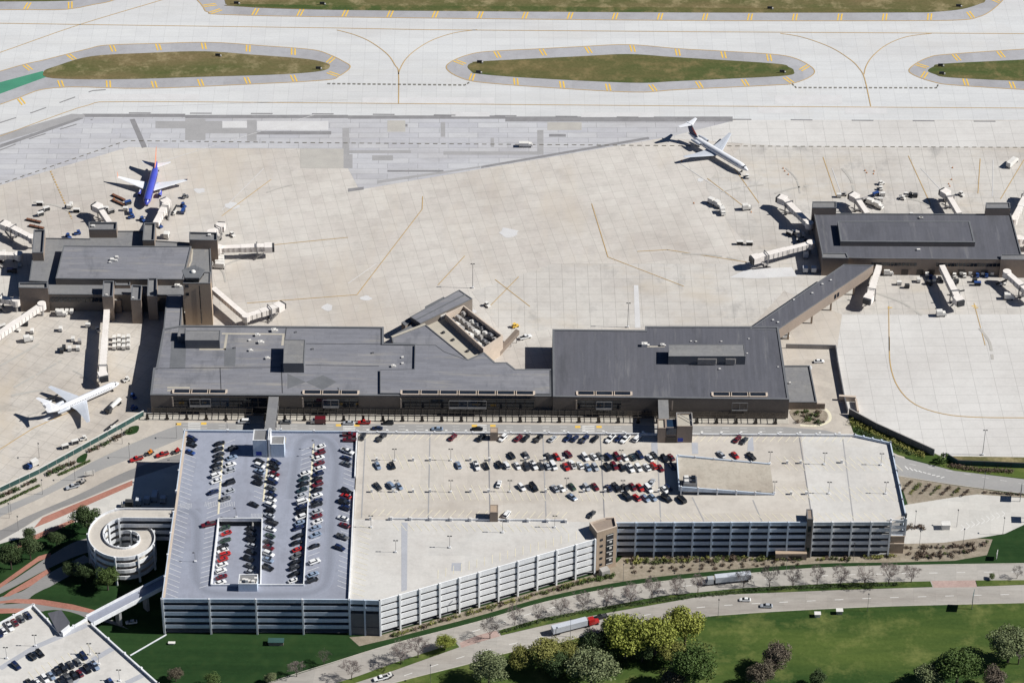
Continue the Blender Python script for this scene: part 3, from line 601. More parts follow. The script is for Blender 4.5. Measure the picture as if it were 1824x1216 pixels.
for k in range(24):
    u, v = .1+.115*(k//3), .2+.3*(k % 3)+random.uniform(-.03, .03)
    p = lerp(lerp(P(793, 559, 10.6), P(861, 621, 10.6), u), lerp(P(826, 543.5, 10.6), P(896, 597.5, 10.6), u), v)
    s = random.uniform(1.6, 2.3); hh = random.uniform(1.2, 2.6); b = MB().box((p.x, p.y, 6.6), s*1.35, s*.9, hh, -.72)
    if k % 4 == 1: b.tube((p.x, p.y, 6.6+hh), (p.x, p.y, 6.9+hh), s*.36, n=10)
    else: b.box((p.x, p.y, 6.6+hh), s*.5, s*.5, .5, -.72)
    b.build('cooling_unit', random.choice(('white_metal', 'white_metal', 'bridge_grey', 'bridge_grey', 'steel')), wing)
for a in ((790, 593), (807, 606), (833, 626), (808, 540), (782, 568)): unit(wing, a[0], a[1], 7.1, 1.2, 1, .8, 'dark_metal', .7, 'roof_vent', False)
unit(wing, 787, 564, 7.1, 3.4, 2.6, 2.2, 'white_metal', .7)
stw = thing('loading_stair', 'covered brown stair sloping down from the plant yard onto the apron', 'stair', P(905, 625))
a, c = P(888, 632, 0), P(922, 594, 5)
MB().beam((a.x, a.y, .2), (c.x, c.y, 5), 2.2, 2.2).build('stair_flight', 'wall_brown', stw)
for t in (.3, .65, .95): p = lerp(a, c, t); MB().box((p.x, p.y, 0), .3, .3, 5*t).build('post', 'steel', stw)
# annex and planted bed at the east end
annex = thing('terminal_annex', 'low grey roofed annex with brown parapet wall at the terminal east end', 'building', P(1400, 730))
block(annex, [(1395, 650.6), (1442.6, 650.6), (1455.5, 716), (1403, 716)], 4.2, 0, 'wall_brown', 'roof_gravel', .5, .5)
wallbit(annex, P(1404, 727, 0), P(1469, 728, 0), 0, 3.0, 'wall_brown', .6, 'screen_wall')
sheet('planting_bed', [(1410, 729), (1460, 729), (1474, 738), (1470, 750), (1450, 756), (1425, 753), (1412, 745)], .02, 'mulch', thick=.12, cv=4)
by2 = MB(); strip(by2, PP(curve([(1425, 757), (1455, 758), (1476, 750), (1478, 738), (1470, 728)], 5)), 1.4, .03); by2.build('kerb_marking', 'stall_yellow', g)
for x, y, s in ((1407, 683, .8),): unit(annex, x, y, 3.7, s, s, s, fan=False)
# covered walkways from terminal to garage
for nm, x0, x1, xe, lab in (('skybridge', 478, 497, 486, 'concrete covered footbridge joining terminal and garage at the blue grey deck'), ('skybridge', 1171.5, 1191, 1184, 'concrete covered footbridge joining terminal to the brown stair block of the garage')):
    p = fwp(x0, 0, 0); q = fwp(x1, 0, 0); L = 34
    sb = thing(nm, lab, 'footbridge', (p.x, p.y, 0))
    mx = (p.x+q.x)/2; wd = q.x-p.x-.3
    MB().beam((mx, p.y, 9.2), (mx-.4, p.y-L, 9.2), wd, .5).build('roof', 'roof_gravel', sb)
    MB().beam((mx, p.y-.1, 5.0), (mx-.4, p.y-L, 5.0), wd-.3, .6).build('floor', 'garage_slab', sb)
    for s in (-1, 1):
        MB().beam((mx+s*(wd/2-.25), p.y-.1, 5.6), (mx-.4+s*(wd/2-.25), p.y-L, 5.6), .12, 3.6).build('side_glazing', 'glass', sb)
        for k in range(7):
            y = p.y-1-k*5.2; MB().box((mx+s*(wd/2-.16), y, 5.6), .3, .3, 3.6).build('mullion', 'bridge_grey', sb)
    for y in (p.y-9, p.y-24): MB().box((mx, y, 0), 1.6, .9, 5.0).build('pier', 'garage_slab', sb)

# ------------------------------------------------ west concourse and tower
ZC = 9.6
west = thing('west_concourse', 'brown west concourse with raised dark roof and tall stair blocks around its edge', 'building', P(60, 540))
block(west, [(51.7, 500), (58.7, 451), (79.7, 423.5), (159, 424.7), (160, 411), (254.5, 411), (275.5, 428), (374.7, 434.5), (378, 503), (328, 525), (165, 524.5), (86.7, 524), (84, 501.6)], ZC, 0, 'wall_dark', 'roof_gravel', .4, .5)
block(west, [(113, 437.3), (341, 438.7), (327, 497.5), (99, 496)], 12.8, ZC-.4, 'wall_dark', 'roof_membrane', .3, .5, wn='raised_wall', rn='raised_roof')
bl = MB()
for pts, z in (([(158, 395.5), (208.5, 395.5), (207.5, 409), (158, 409)], 14), ([(256.5, 397), (277, 397), (275, 428), (254, 428)], 14), ([(337, 413), (387, 414), (387, 428), (337, 427)], 14.5), ([(60, 409), (80, 409), (77, 450), (57, 450)], 14),
               ([(33.5, 503), (84.5, 503), (85, 513), (33, 512)], 14), ([(184, 500), (203, 500), (201, 528), (182, 528)], 14), ([(235, 507), (253, 508), (251, 534), (233, 534)], 13.6), ([(263.5, 495), (280, 495), (279, 527), (262, 527)], 14)):
    block(west, pts, z, 0, 'wall_brown', 'roof_gravel', 1.0, .45, wn='stair_block_wall', rn='stair_block_roof')
block(west, [(205, 500), (232, 500), (232, 508), (205, 508)], 11, 0, 'wall_brown', 'roof_gravel', .6, .4, wn='link_wall', rn='link_roof')
block(west, [(203, 519), (216, 519), (215, 535), (202, 535)], 7.5, 0, 'wall_brown', 'roof_cream', .4, .4, wn='low_wall', rn='low_roof')
a, c = P(88, 525, ZC), P(183, 525, ZC)
for k in range(12): p = lerp(a, c, (k+.05)/12); q = lerp(a, c, (k+.95)/12); MB().beam((p.x, p.y-.12, 5.6), (q.x, q.y-.12, 5.6), .1, 2.2).build('window', 'glass', west)
for x, y, z, s in ((200, 464, 12.5, 1.8), (208, 459, 12.5, 1.4), (207, 465, 12.5, 1.2), (196, 468, 12.5, 1.1), (166, 404, 13, 1.6), (373, 420, 13.5, 1.4), (190, 526, 13, 1), (237, 531, 12.8, 1)): unit(west, x, y, z, s, s*.8, s*.6, fan=False, name='roof_vent')
unit(west, 316, 511, ZC-.4, 2.4, 1.6, 1.4)
b = MB(); s_ = 346
strip(b, PP([(343, 440), (341, 465), (335, 478)], ZC-.38), .8, ZC-.38); b.build('roof_walkway', 'roof_cream', west)
lk = thing('west_connector', 'low grey roofed corridor joining the west concourse to the terminal', 'building', P(300, 600))
block(lk, [(297, 524), (326.5, 524), (322.5, 581), (291, 586)], ZT-.2, 0, 'wall_dark', 'roof_membrane', .4, .5)
tw = thing('control_tower', 'square tan brick tower with dark five sided glazed cab and white dome', 'tower', P(352, 578))
TW, _ = block(tw, [(326, 504.4), (331, 484), (375.5, 484), (375, 504.4)], 24, 0, 'wall_tan', 'roof_gravel', .4, .5, wn='shaft', rn='shaft_roof')
a, c = P(326, 504.4, 24), P(375, 504.4, 24)
MB().beam((lerp(a, c, .57).x, a.y-.05, 1), (lerp(a, c, .60).x, a.y-.05, 1), .12, 21.5).build('window_slot', 'glass', tw)
for t, z in ((.13, 21.6), (.13, 17)): p = lerp(a, c, t); MB().box((p.x, p.y-.05, z), 1.6, .12, 1.6).build('window', 'glass', tw)
cx = P(344, 487, 26); five = lambda r, ph=.314: [(cx.x+r*math.cos(ph+k*1.2566), cx.y+r*math.sin(ph+k*1.2566)) for k in range(5)]
MB().prism(five(4.7), 22.6, 23.9).build('cab_base', 'wall_dark', tw)
cab = MB().loft([[(*p, 23.92) for p in five(4.7)], [(*p, 26.2) for p in five(5.2)]]).build('cab_glazing', 'glass', tw)
for k in range(5):
    p0, p1 = five(4.75)[k], five(5.25)[k]; MB().tube((*p0, 23.9), (*p1, 26.2), .15, n=5).build('mullion', 'bronze', cab)
MB().prism(five(5.6), 26.2, 26.8).build('cab_roof', 'trim_grey', tw)
dm = [[(cx.x+1.3*math.cos(t)*math.cos(k*.5236), cx.y+1.3*math.cos(t)*math.sin(k*.5236), 26.8+1.1*math.sin(t)) for k in range(12)] for t in (0, .4, .8, 1.2, 1.5)]
MB().loft(dm).build('dome', 'white_metal', tw, True)
for k in range(4): MB().tube((cx.x+2.5-k*1.5, cx.y+2, 26.8), (cx.x+2.5-k*1.5, cx.y+2, 29+k % 2), .06, n=4).build('antenna', 'steel', tw)

# ------------------------------------------------ east concourse
east = thing('east_concourse', 'long east concourse with raised dark roof panel and brown window front', 'building', P(1560, 480))
block(east, [(1464, 450), (1450, 379.7), (1801, 381), (1822, 462), (1553, 460), (1508, 459), (1466, 456)], ZC, 0, 'wall_brown', 'roof_dark', .4, .5)
block(east, [(1491.8, 393.7), (1728, 393.7), (1737, 431.4), (1497.4, 430)], 11.9, ZC-.4, 'wall_dark', 'roof_dark', .15, .8, wn='raised_wall', rn='raised_roof')
for pts, z in (([(1447, 359), (1490, 359), (1490, 370), (1447, 370)], 13.4), ([(1756, 361), (1799, 361), (1800, 371), (1756, 371)], 13.4), ([(1464, 450), (1508, 450.5), (1512, 460), (1465, 459)], 10.4), ([(1783, 453), (1860, 453), (1860, 463), (1783, 462)], 10.6)):
    block(east, pts, z, 0, 'wall_brown', 'roof_gravel', .4, .45, wn='stair_block_wall', rn='stair_block_roof')
for x in (1481, 1781): p = P(x, 371, 12.5); MB().box((p.x, p.y-.3, 10.2), 2.6, .2, 1.8).build('window', 'bridge_grey', east)
a, c = P(1553, 460, ZC), P(1783, 462, ZC)
for k in range(34):
    if 11 < k < 17: continue
    p, q = lerp(a, c, (k+.06)/34), lerp(a, c, (k+.94)/34); MB().beam((p.x, p.y-.1, 5.4), (q.x, q.y-.1, 5.4), .12, 1.7).build('window', 'glass', east)
for k in (2, 9, 13, 16, 24, 30): p = lerp(a, c, k/34); MB().box((p.x, p.y-.1, .1), 3.2, .14, 3.2).build('door', 'bronze', east)
for x, y in ((1623, 381.5), (1640, 389), (1636, 446), (1641, 389.5)): unit(east, x, y, ZC-.4, 1.6, 1, .8, fan=False, name='roof_vent')
con = thing('east_connector', 'raised grey roofed corridor running diagonally from terminal to east concourse', 'building', P(1400, 590))
CW, _ = block(con, [(1503, 470.6), (1556, 472), (1384.5, 588), (1334, 586)], ZT+.4, 4.6, 'wall_brown', 'roof_dark', .2, .5)
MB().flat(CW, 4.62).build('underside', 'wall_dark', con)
e0, e1 = CW[1], CW[2]
for t in (.18, .42, .62, .86):
    p = lerp(e0, e1, t); q = lerp(CW[0], CW[3], t)
    for s in (.06, .94): r_ = lerp(p, q, s); MB().box((r_.x, r_.y, 0), .8, .8, 4.6).build('pier', 'wall_tan', con)
for t in (.36, .39): p = lerp(e0, e1, t); MB().beam((p.x+.06, p.y-.06, 6.0), (lerp(e0, e1, t+.02).x+.06, lerp(e0, e1, t+.02).y-.06, 6), .1, 2.4).build('window', 'glass', con)
for x, y in ((1447, 523), (1386, 575), (1480, 500), (1377, 571), (1414, 535), (1465, 507)): unit(con, x, y, ZT+.2, .9, .7, .6, fan=False, name='roof_vent')

# ------------------------------------------------ parking garages
ZP, ZD, PITCH_G = 18.9, 17.8, 3.5
wg = thing('west_parking_garage', 'white concrete parking garage with blue grey top deck and sunken ramp', 'parking garage', P(294, 1130))
WO = [Vector(p[:2]) for p in PP([(329, 766), (636, 768), (621.5, 1067), (289, 1066)], ZP)]
H = [Vector(p[:2]) for p in PP([(389, 925), (467, 925), (469, 893), (549, 893), (541, 1043), (464, 1043), (376, 1043)], ZD)]
W1 = lerp(WO[0], WO[3], .53); E1 = lerp(WO[1], WO[2], .42)
dk = MB().flat([WO[0], WO[1], E1, H[3], H[2], H[1], H[0], W1], ZD).flat([W1, H[0], H[6], H[5], H[4], H[3], E1, WO[2], WO[3]], ZD).build('top_deck', 'deck_blue', wg)
MB().poly([(*H[2], ZD), (*H[3], ZD), (*H[4], 15.4), (*H[5], 15.4)]).poly([(*H[5], 15.4), (*H[6], 15.4), (*H[0], 14.3), (*H[1], 14.3)]).build('ramp_deck', 'deck_blue', wg)
for a, c, z0 in ((H[0], H[1], 16.9), (H[0], H[6], 13), (H[6], H[4], 13), (H[4], H[3], 13)): wallbit(wg, a, c, z0, 18.75-z0, 'garage_white', .4, 'ramp_wall')
wallbit(wg, H[1], H[5], 13, 5.7, 'garage_white', .4, 'ramp_wall')
for k in range(1, 6): MB().flat(inset(WO, .4), ZD-k*PITCH_G-(.4 if k == 1 else 0)).build('floor_slab', 'garage_slab', wg)
facade(wg, WO[3], WO[2], 4, ZP, 5, PITCH_G, 1.9, 'garage_sky_tint', 'garage_white', out=Vector((0, -1, 0)))
facade(wg, WO[0], WO[3], 8, ZP, 5, PITCH_G, 1.9, 'garage_sky_tint', 'garage_white', out=Vector((-1, 0, 0)), skip=lambda i, k: i == 3 and k < 5)
facade(wg, WO[0], WO[1], 4, ZP, 5, PITCH_G, 1.9, 'garage_sky_tint', 'garage_white', out=Vector((0, 1, 0)))
for a, c in ((.0, .28), (.36, 1)): wallbit(wg, lerp(WO[1], WO[2], a), lerp(WO[1], WO[2], c), ZD-1, 2.1, 'garage_white', .5)
eg = thing('east_parking_garage', 'large cream decked parking garage with banded concrete front and diagonal white side', 'parking garage', P(1100, 990))
EOP = [(638, 769), (1522, 774), (1586, 788), (1613, 915), (1587, 929), (1099, 930.5), (1060, 960), (676, 1069), (622.5, 1067.5)]
EO = [Vector(p[:2]) for p in PP(EOP, ZP)]
D1, D2 = (Vector(p[:2]) for p in PP([(629, 923), (1062, 929)], ZD))
D1 = lerp(EO[0], EO[8], .525)
MB().flat([EO[0], EO[1], EO[2], EO[3], EO[4], EO[5], D2, D1], ZD).build('top_deck', 'deck_cream', eg)
MB().flat([D1, D2, EO[5], EO[6], EO[7], EO[8]], ZD).build('top_deck', 'deck_pale', eg)
MB().flat([Vector(p[:2]) for p in PP([(1427, 775), (1521, 776), (1584, 789), (1610, 914), (1586, 927), (1445, 928)], ZD)], ZD+.02).build('deck_topping', 'deck_pale', eg)
for k in range(1, 6): MB().flat(inset(EO, .5), ZD-k*PITCH_G).build('floor_slab', 'garage_slab', eg)
S = Vector((0, -1, 0))
facade(eg, EO[5], lerp(EO[5], EO[4], .695), 10, ZP, 5, PITCH_G, 1.9, 'garage_sky_tint', 'garage_sky_tint', out=S)
facade(eg, lerp(EO[5], EO[4], .715), EO[4], 4, ZP, 5, PITCH_G, 1.9, 'garage_white', 'garage_white', out=S)
facade(eg, EO[7], EO[6], 11, ZP, 5, PITCH_G, 2.5, 'panel_sunlit', 'panel_sunlit', out=Vector((.3, -1, 0)))
facade(eg, EO[8], EO[7], 2, ZP, 2, PITCH_G, 2.2, 'garage_sky_tint', 'garage_sky_tint', out=S)
a, c = EO[8], EO[7]; wallbit(eg, a, c, 0, 4.2, 'trim_grey', .4, 'base_wall'); wallbit(eg, a+Vector((0, .05)), c+Vector((0, .05)), 4.4, 7.2, 'trim_grey', .3, 'infill_wall')
facade(eg, EO[2], EO[3], 5, ZP, 5, PITCH_G, 1.9, 'garage_sky_tint', 'trim_grey', out=Vector((1, 0, 0)))
facade(eg, EO[0], EO[1], 26, ZP, 5, PITCH_G, 1.9, 'garage_white', 'garage_white', out=Vector((0, 1, 0)))
facade(eg, EO[1], EO[2], 4, ZP, 5, PITCH_G, 1.9, 'garage_sky_tint', 'garage_sky_tint', out=Vector((.3, 1, 0)))
# divider wall across the deck, deck joints, pale bands
wallbit(eg, lerp(D1, D2, .14), lerp(D1, D2, .87), ZD, 1.0, 'garage_white', .35, 'divider_wall')
for a in ((766, 771, 763, 922), (870, 771, 873, 925), (967, 772, 973, 927), (1069, 773, 1077, 928), (1171, 800, 1177, 929), (1233, 885, 1254, 928), (1341, 890, 1357, 928), (1424, 779, 1444, 907), (651, 771, 644, 922), (1501, 780, 1520, 927)):
    b = MB(); strip(b, PP([a[:2], a[2:]], ZD), .5, ZD+.035); b.build('expansion_joint', 'patch_mid' if a[0] not in (1424, 870, 1069) else 'patch_dark', eg)
for pts in ([(1160, 788), (1171, 788), (1172, 808), (1161, 808)], [(1232, 788), (1243, 788), (1244, 808), (1233, 808)], [(1333, 778), (1341, 778), (1343, 803), (1331, 803)], [(715, 930), (726, 930), (725, 1050), (715, 1053)], [(805, 1002), (823, 1002), (822, 1016), (804, 1016)]):
    MB().flat(PP(pts, ZD), ZD+.03).build('deck_patch', 'deck_band', eg)
# raised exit ramp on the deck
rp = [P(1205.6, 809.8, 22.4), P(1371.6, 826, 18.2), P(1379.5, 880, 18.2), P(1210, 866, 22.4)]
R0 = [Vector(p[:2]) for p in rp]
MB().poly([(*R0[0], 21.4), (*R0[1], ZD+.05), (*R0[2], ZD+.05), (*R0[3], 21.4)]).build('exit_ramp', 'deck_tan', eg)
for i, j in ((0, 1), (3, 2)):
    b = MB(); d = (R0[j]-R0[i]).normalized(); n_ = Vector((-d.y, d.x))*.2
    for s in (0, 1):
        pass
    b.loft([[(*(R0[i]-n_), 20.0), (*(R0[i]+n_), 20.0), (*(R0[i]+n_), 22.4), (*(R0[i]-n_), 22.4)], [(*(R0[j]-n_), ZD), (*(R0[j]+n_), ZD), (*(R0[j]+n_), ZD+.7), (*(R0[j]-n_), ZD+.7)]])
    b.build('ramp_parapet', 'garage_sky_tint', eg)
    for t in (.02, .2, .4, .6, .8): p = lerp(R0[i], R0[j], t); MB().box((p.x, p.y, ZD), .6, .6, lerp(4.9, 1.0, t)).build('ramp_post', 'garage_white', eg)
wallbit(eg, R0[0], R0[3], 20.0, 2.4, 'garage_sky_tint', .4, 'ramp_parapet')
hp = P(1229, 863, 21)
MB().box((hp.x, hp.y, 19), 5.8, 5.2, 4.6).build('plant_house', 'steel', eg)
for dx, dy in ((-1.6, 1.4), (1.4, 1.4), (-1.6, -1.2), (1.4, -1.2)): MB().box((hp.x+dx, hp.y+dy, 23.6), 1.8, 1.6, .9).build('rooftop_unit', 'white_metal' if dx < 0 else 'glass', eg)
# stair and lift houses
def house(root, x0, x1, yb, h, d, wall, roof='roof_gravel', zb=ZD, par=.5, name='stair_house'):
    cap = 'garage_white' if wall.startswith('garage') else 'wall_brown'; a, c = P(x0, yb, zb), P(x1, yb, zb)
    return block(root, [(a.x, a.y), (c.x, c.y), (c.x, c.y+d), (a.x, a.y+d)], zb+h, zb-2, wall, roof, par, .35, True, name+'_wall', name+'_roof', cap)
house(wg, 451.5, 477, 813, 9.0, 7.5, 'garage_sky_tint'); house(wg, 483, 507, 814, 7.2, 5.5, 'garage_sky_tint', par=.2); house(wg, 478.5, 482.5, 814, 9.6, 8, 'garage_white')
p = P(462, 806, ZD+1.0); logo(wg, P(461.5, 813.3, ZD)+Vector((0, 0, .8)), 0, 2.4, 2.0)
p = P(497, 784, ZD+2.6); MB().box((p.x, p.y, ZD+2.4), 6, 4, .3).build('shelter_roof', 'roof_cream', wg)
house(wg, 425, 458.5, 1053, 4.2, 6.0, 'garage_sky_tint')
for k in range(6): p = P(429+k*5.4, 1037-(k % 2)*3, ZD+4); MB().box((p.x, p.y, ZD+3.6), 1.2, 1.1, .8+.7*(k % 3)).build('rooftop_unit', 'white_metal', wg)
house(eg, 1205, 1232.5, 788, 9.0, 9.0, 'wall_brown', 'roof_cream'); house(eg, 1171, 1185, 788, 8.0, 6.5, 'wall_brown', 'roof_cream'); house(eg, 1185.3, 1204.7, 787, 8.0, 6, 'wall_brown', 'glass_blue', par=.1)
a, c = P(1186, 788.2, ZD), P(1204, 788.2, ZD); MB().beam((a.x, a.y, ZD+.05), (c.x, c.y, ZD+.05), .3, 2.9).build('doorway', 'bronze', eg)
MB().beam((a.x, a.y+.3, ZD+4.4), (c.x, c.y+.3, ZD+4.4), .3, 3.4).build('window', 'glass_blue', eg)
logo(eg, P(1211.5, 788.4, ZD)+Vector((0, 0, .7)), 0, 2.3, 1.8)
tr = MB(); q0, q1 = P(1205, 788, ZD), P(1232, 788, ZD)
for s in (0, 1): tr.tube((lerp(q0, q1, s).x, q0.y+.2, ZD+9), (lerp(q0, q1, s).x, q0.y+9, ZD+9.4), .18, n=5)
tr.tube((q0.x, q0.y+9, ZD+9.4), (q1.x, q0.y+3, ZD+9.4), .15, n=5).tube((q0.x, q0.y+9, ZD+9.4), (q1.x, q1.y+9, ZD+9.4), .15, n=5); tr.build('roof_truss', 'bridge_grey', eg)
house(eg, 873, 887, 785, 4.6, 3.6, 'wall_brown', 'wall_tan', par=.1); house(eg, 872.5, 887, 929, 5.2, 5, 'wall_brown', 'wall_tan', par=.1)
a, c = P(1434, 909, ZD+3), P(1449, 909, ZD+3)
b0, b1 = lerp(EO[5], EO[4], .698), lerp(EO[5], EO[4], .713)
block(eg, [(b0.x-.6, b0.y-.9), (b1.x+.2, b0.y-.9), (b1.x+.2, b0.y+5.5), (b0.x-.6, b0.y+5.5)], ZD+3.6, 0, 'wall_dark', 'wall_brown', .2, .4, True, 'lift_tower_wall', 'lift_tower_roof')
MB().box(((b0.x+b1.x)/2-.2, b0.y-.95, .5), 1.4, .16, 17).build('lift_tower_window', 'glass', eg)
b0 = lerp(EO[5], EO[4], .585); b1 = lerp(EO[5], EO[4], .70)
wallbit(eg, b0+Vector((0, -2.2)), b1+Vector((0, -2.2)), 0, 3.4, 'wall_brown', .5, 'entrance_wall')
for t in (.55, .72): p = lerp(b0, b1, t); MB().box((p.x, p.y-2.45, .1), 3, .12, 2.3).build('doorway', 'bronze', eg)
MB().beam((b0.x, b0.y-1.1, 3.3), (b1.x, b1.y-1.1, 3.3), 2.6, .2).build('entrance_roof', 'wall_tan', eg)
c0 = [EO[3]+Vector((-6.2, .2)), EO[3]+Vector((.35, .2)), EO[3]+Vector((.1, -3.4)), EO[3]+Vector((-6.4, -3.4))]
block(eg, [Vector(p) for p in c0], 9.6, 0, 'wall_tan', 'garage_sky_tint', .2, .4, True, 'corner_block_wall', 'corner_block_roof')
for k, z in enumerate((5.4, 9.6)): MB().beam((c0[3].x-.1, c0[3].y-.1, z), (c0[2].x+.2, c0[2].y-.1, z), .5, .3).build('band_course', 'coping_cream', eg)
for k in range(3): MB().beam((c0[3].x, c0[3].y+.2, 10.4+k*3.2), (c0[2].x, c0[2].y+.2, 10.4+k*3.2), .3, 1.6).build('panel', 'garage_white', eg)
for q in (c0[3], c0[2]): MB().box((q.x, q.y+.2, 9.6), .6, .6, 9.5).build('column', 'garage_white', eg)
# corner stair tower
st = thing('garage_stair_tower', 'tan stair tower with dark window strip at the bend of the garage front', 'stair tower', P(1080, 1015))
T = PP([(1050, 929.6), (1063.5, 947.8), (1099, 937), (1095.4, 920), (1078, 921)], ZP+3.0)
block(st, [Vector(p[:2]) for p in T], ZP+3.0, 0, 'wall_tan', 'wall_brown', .9, .5, True, cap='coping_cream')
a, c = Vector(T[1][:2]), Vector(T[2][:2]); d = (c-a).normalized(); n_ = Vector((d.y, -d.x))*.1
if n_.y > 0: n_ = -n_
for z in (3, 6.4, 9.8, 13.2, 16.6): p = lerp(a, c, .24)+n_; MB().beam((*(p-d*.6), z), (*(p+d*.6), z), .12, 1.1).build('window', 'glass', st)
p = lerp(a, c, .66)+n_; ws = MB().beam((*(p-d*1.6), 2.4), (*(p+d*1.6), 2.4), .14, 16.6).build('window_strip', 'glass', st)
for z in (2.6, 5.8, 9.1, 12.4, 15.7, 18.4): MB().beam((*(p-d*1.5+n_), z), (*(p+d*1.5+n_), z), .1, .3).build('transom', 'white_metal', ws)
for z in (4.3, 7.5, 10.8, 14.1): MB().beam((*(p-d*.2+n_), z), (*(p+d*.9+n_), z), .08, 1.0).build('blind', 'white_metal', ws)
MB().beam((*(lerp(a, c, .1)+n_*25), .1), (*(lerp(a, c, .5)+n_*25), .1), 3.0, 2.7).build('entrance_canopy', 'bridge_grey', st)
# stall stripes
def stalls(x0, y0, x1, y1, pitch, L, ang, z, b):
    a, c = P(x0, y0, z), P(x1, y1, z); d = c-a; n = int(d.length/pitch); v = Vector((math.cos(ang), math.sin(ang), 0))*L
    for k in range(n+1):
        p = a+d*(k/max(n, 1)); q = p+v; strip(b, [p, q], .24, z+.045)
b = MB()
stalls(334, 776, 296, 1056, 3.1, 5.6, R_(-29), ZD, b); stalls(398, 790, 389, 915, 3.1, 5.6, R_(210), ZD, b); stalls(398, 790, 389, 915, 3.1, 5.6, R_(30), ZD, b)
stalls(387, 935, 377, 1040, 3.1, 5.4, R_(206), ZD, b); stalls(476, 818, 471, 890, 3.1, 5.4, R_(151), ZD, b); stalls(479, 818, 472, 890, 3.1, 5.4, R_(-29), ZD, b)
stalls(557, 795, 551, 890, 3.1, 5.4, R_(210), ZD, b); stalls(559, 795, 546, 1035, 3.1, 5.4, R_(30), ZD, b); stalls(634, 800, 621, 1050, 3.1, 5.4, R_(151), ZD, b)
for k in range(9):
    for x, y in ((322+k*2.4, 900), (366+k*3, 897), (394+k*3, 897), (448+k*2.5, 918)): p = P(x, y-4, ZD); strip(b, [p, p+Vector((0, -3.2, 0))], .14, ZD+.045)
tag(b.build('stall_marking', 'stall_white', wg), kind='stuff')
b = MB()
stalls(660, 771, 870, 772, 3.25, 5.6, R_(-122), ZD, b); stalls(890, 772, 1165, 773, 3.25, 5.6, R_(-122), ZD, b); stalls(1245, 774, 1520, 775, 3.25, 5.6, R_(-122), ZD, b)
for y in (822, 876):
    x1 = 1180 if y < 850 else 1190
    stalls(660, y, x1, y+3, 3.1, 5.4, R_(108), ZD, b); stalls(660, y, x1, y+3, 3.1, 5.4, R_(-72), ZD, b)
    stalls(1395, y+3, 1590, y+4, 3.1, 5.4, R_(120), ZD, b); stalls(1395, y+3, 1595, y+4, 3.1, 5.4, R_(-60), ZD, b)
stalls(1365, 838, 1372, 872, 3.1, 5.4, R_(180), ZD, b); stalls(660, 918, 1000, 923, 3.25, 5.0, R_(60), ZD, b); stalls(1110, 926, 1430, 927, 3.25, 5.4, R_(120), ZD, b); stalls(1455, 926, 1580, 926, 3.25, 5.4, R_(120), ZD, b)
stalls(640, 935, 627, 1055, 3.2, 5.6, R_(-25), ZD, b); stalls(700, 932, 1000, 935, 3.2, 5.2, R_(-60), ZD, b); stalls(780, 1030, 1040, 957, 3.4, 5.4, R_(90), ZD, b)
tag(b.build('stall_marking', 'stall_yellow', eg), kind='stuff')
# yellow dividers and worn tyre paths of the blue grey deck
for pts in ([(398, 786), (389, 915)], [(478, 815), (469, 893)], [(559, 790), (551, 893)]):
    b = MB(); q = PP(pts, ZD); strip(b, q, .8, ZD+.06); b.build('aisle_divider', 'stall_yellow', wg)
for x0, y0, x1, y1 in ((329, 766, 289, 1066),):
    b = MB(); q = PP([(332, 768), (292, 1064)], ZP); strip(b, q, 1.0, ZP+.14); b.build('parapet_coping', 'coping_cream', wg)
for pts, wd in (([(350, 905), (352, 960), (348, 1010), (356, 1042), (390, 1056), (520, 1058), (566, 1050), (585, 1020), (592, 900), (600, 830), (590, 790), (560, 777), (535, 788), (526, 830), (518, 888)], 3.0), ([(318, 912), (340, 912), (352, 925)], 2.6)):
    q = [Vector(p[:2]) for p in PP(curve(pts, 6), ZD)]
    for i_ in range(4):
        b = MB(); ww = (5.4-1.25*i_)/2; lft = []; rgt = []
        for k in range(len(q)):
            d = (q[min(k+1, len(q)-1)]-q[max(k-1, 0)]).normalized(); n_ = Vector((-d.y, d.x))*ww; lft.append(q[k]+n_); rgt.append(q[k]-n_)
        for k in range(len(q)-1): b.poly([(*v, ZD+.008+.004*i_+(.02 if wd < 3 else 0)+.0001*(k % 2)) for v in (rgt[k], rgt[k+1], lft[k+1], lft[k])])
        b.build('tyre_path', 'tyre_track%d' % i_, wg)

# ------------------------------------------------ spiral ramp
sp = thing('spiral_ramp', 'round white concrete spiral ramp beside the blue grey parking deck', 'ramp', P(216, 1000))
pl, pr = P(158.6, 947, 17.2), P(274.2, 958, 13.9); C0 = (pl+pr)/2; RO = (pr-pl).length/2; RI = RO*.57
def helix(b, r0, r1, z0, turns, kind, th0=math.pi/2, n=40, h=1.05):
    for k in range(int(turns*n)):
        q = []
        for j in (k, k+1):
            th = th0+2*math.pi*j/n; z = z0-7.0*j/n
            for r in (r0, r1): q.append(Vector((C0.x+r*math.cos(th), C0.y+r*math.sin(th), z)))
        if kind == 'deck': b.poly([q[0], q[1], q[3], q[2]]); b.poly([(p.x, p.y, p.z-.35) for p in (q[0], q[2], q[3], q[1])])
        else:
            i = len(b.v); lo, hi = (-.75, h)
            for p in q: b.v += [(p.x, p.y, p.z+lo), (p.x, p.y, p.z+hi)]
            b.f += [(i, i+1, i+5, i+4), (i+2, i+3, i+7, i+6), (i+1, i+3, i+7, i+5), (i, i+2, i+6, i+4)]
for z0, tn in ((ZD, 2.3), (ZD-3.5, 1.8)):
    b = MB(); helix(b, RI, RO, z0, tn, 'deck'); b.build('ramp_deck', 'deck_cream', sp)
    b = MB(); helix(b, RO, RO+.35, z0, tn, 'wall'); b.build('outer_barrier', 'garage_white', sp)
    b = MB(); helix(b, RI-.35, RI, z0, tn, 'wall'); b.build('inner_barrier', 'garage_white', sp)
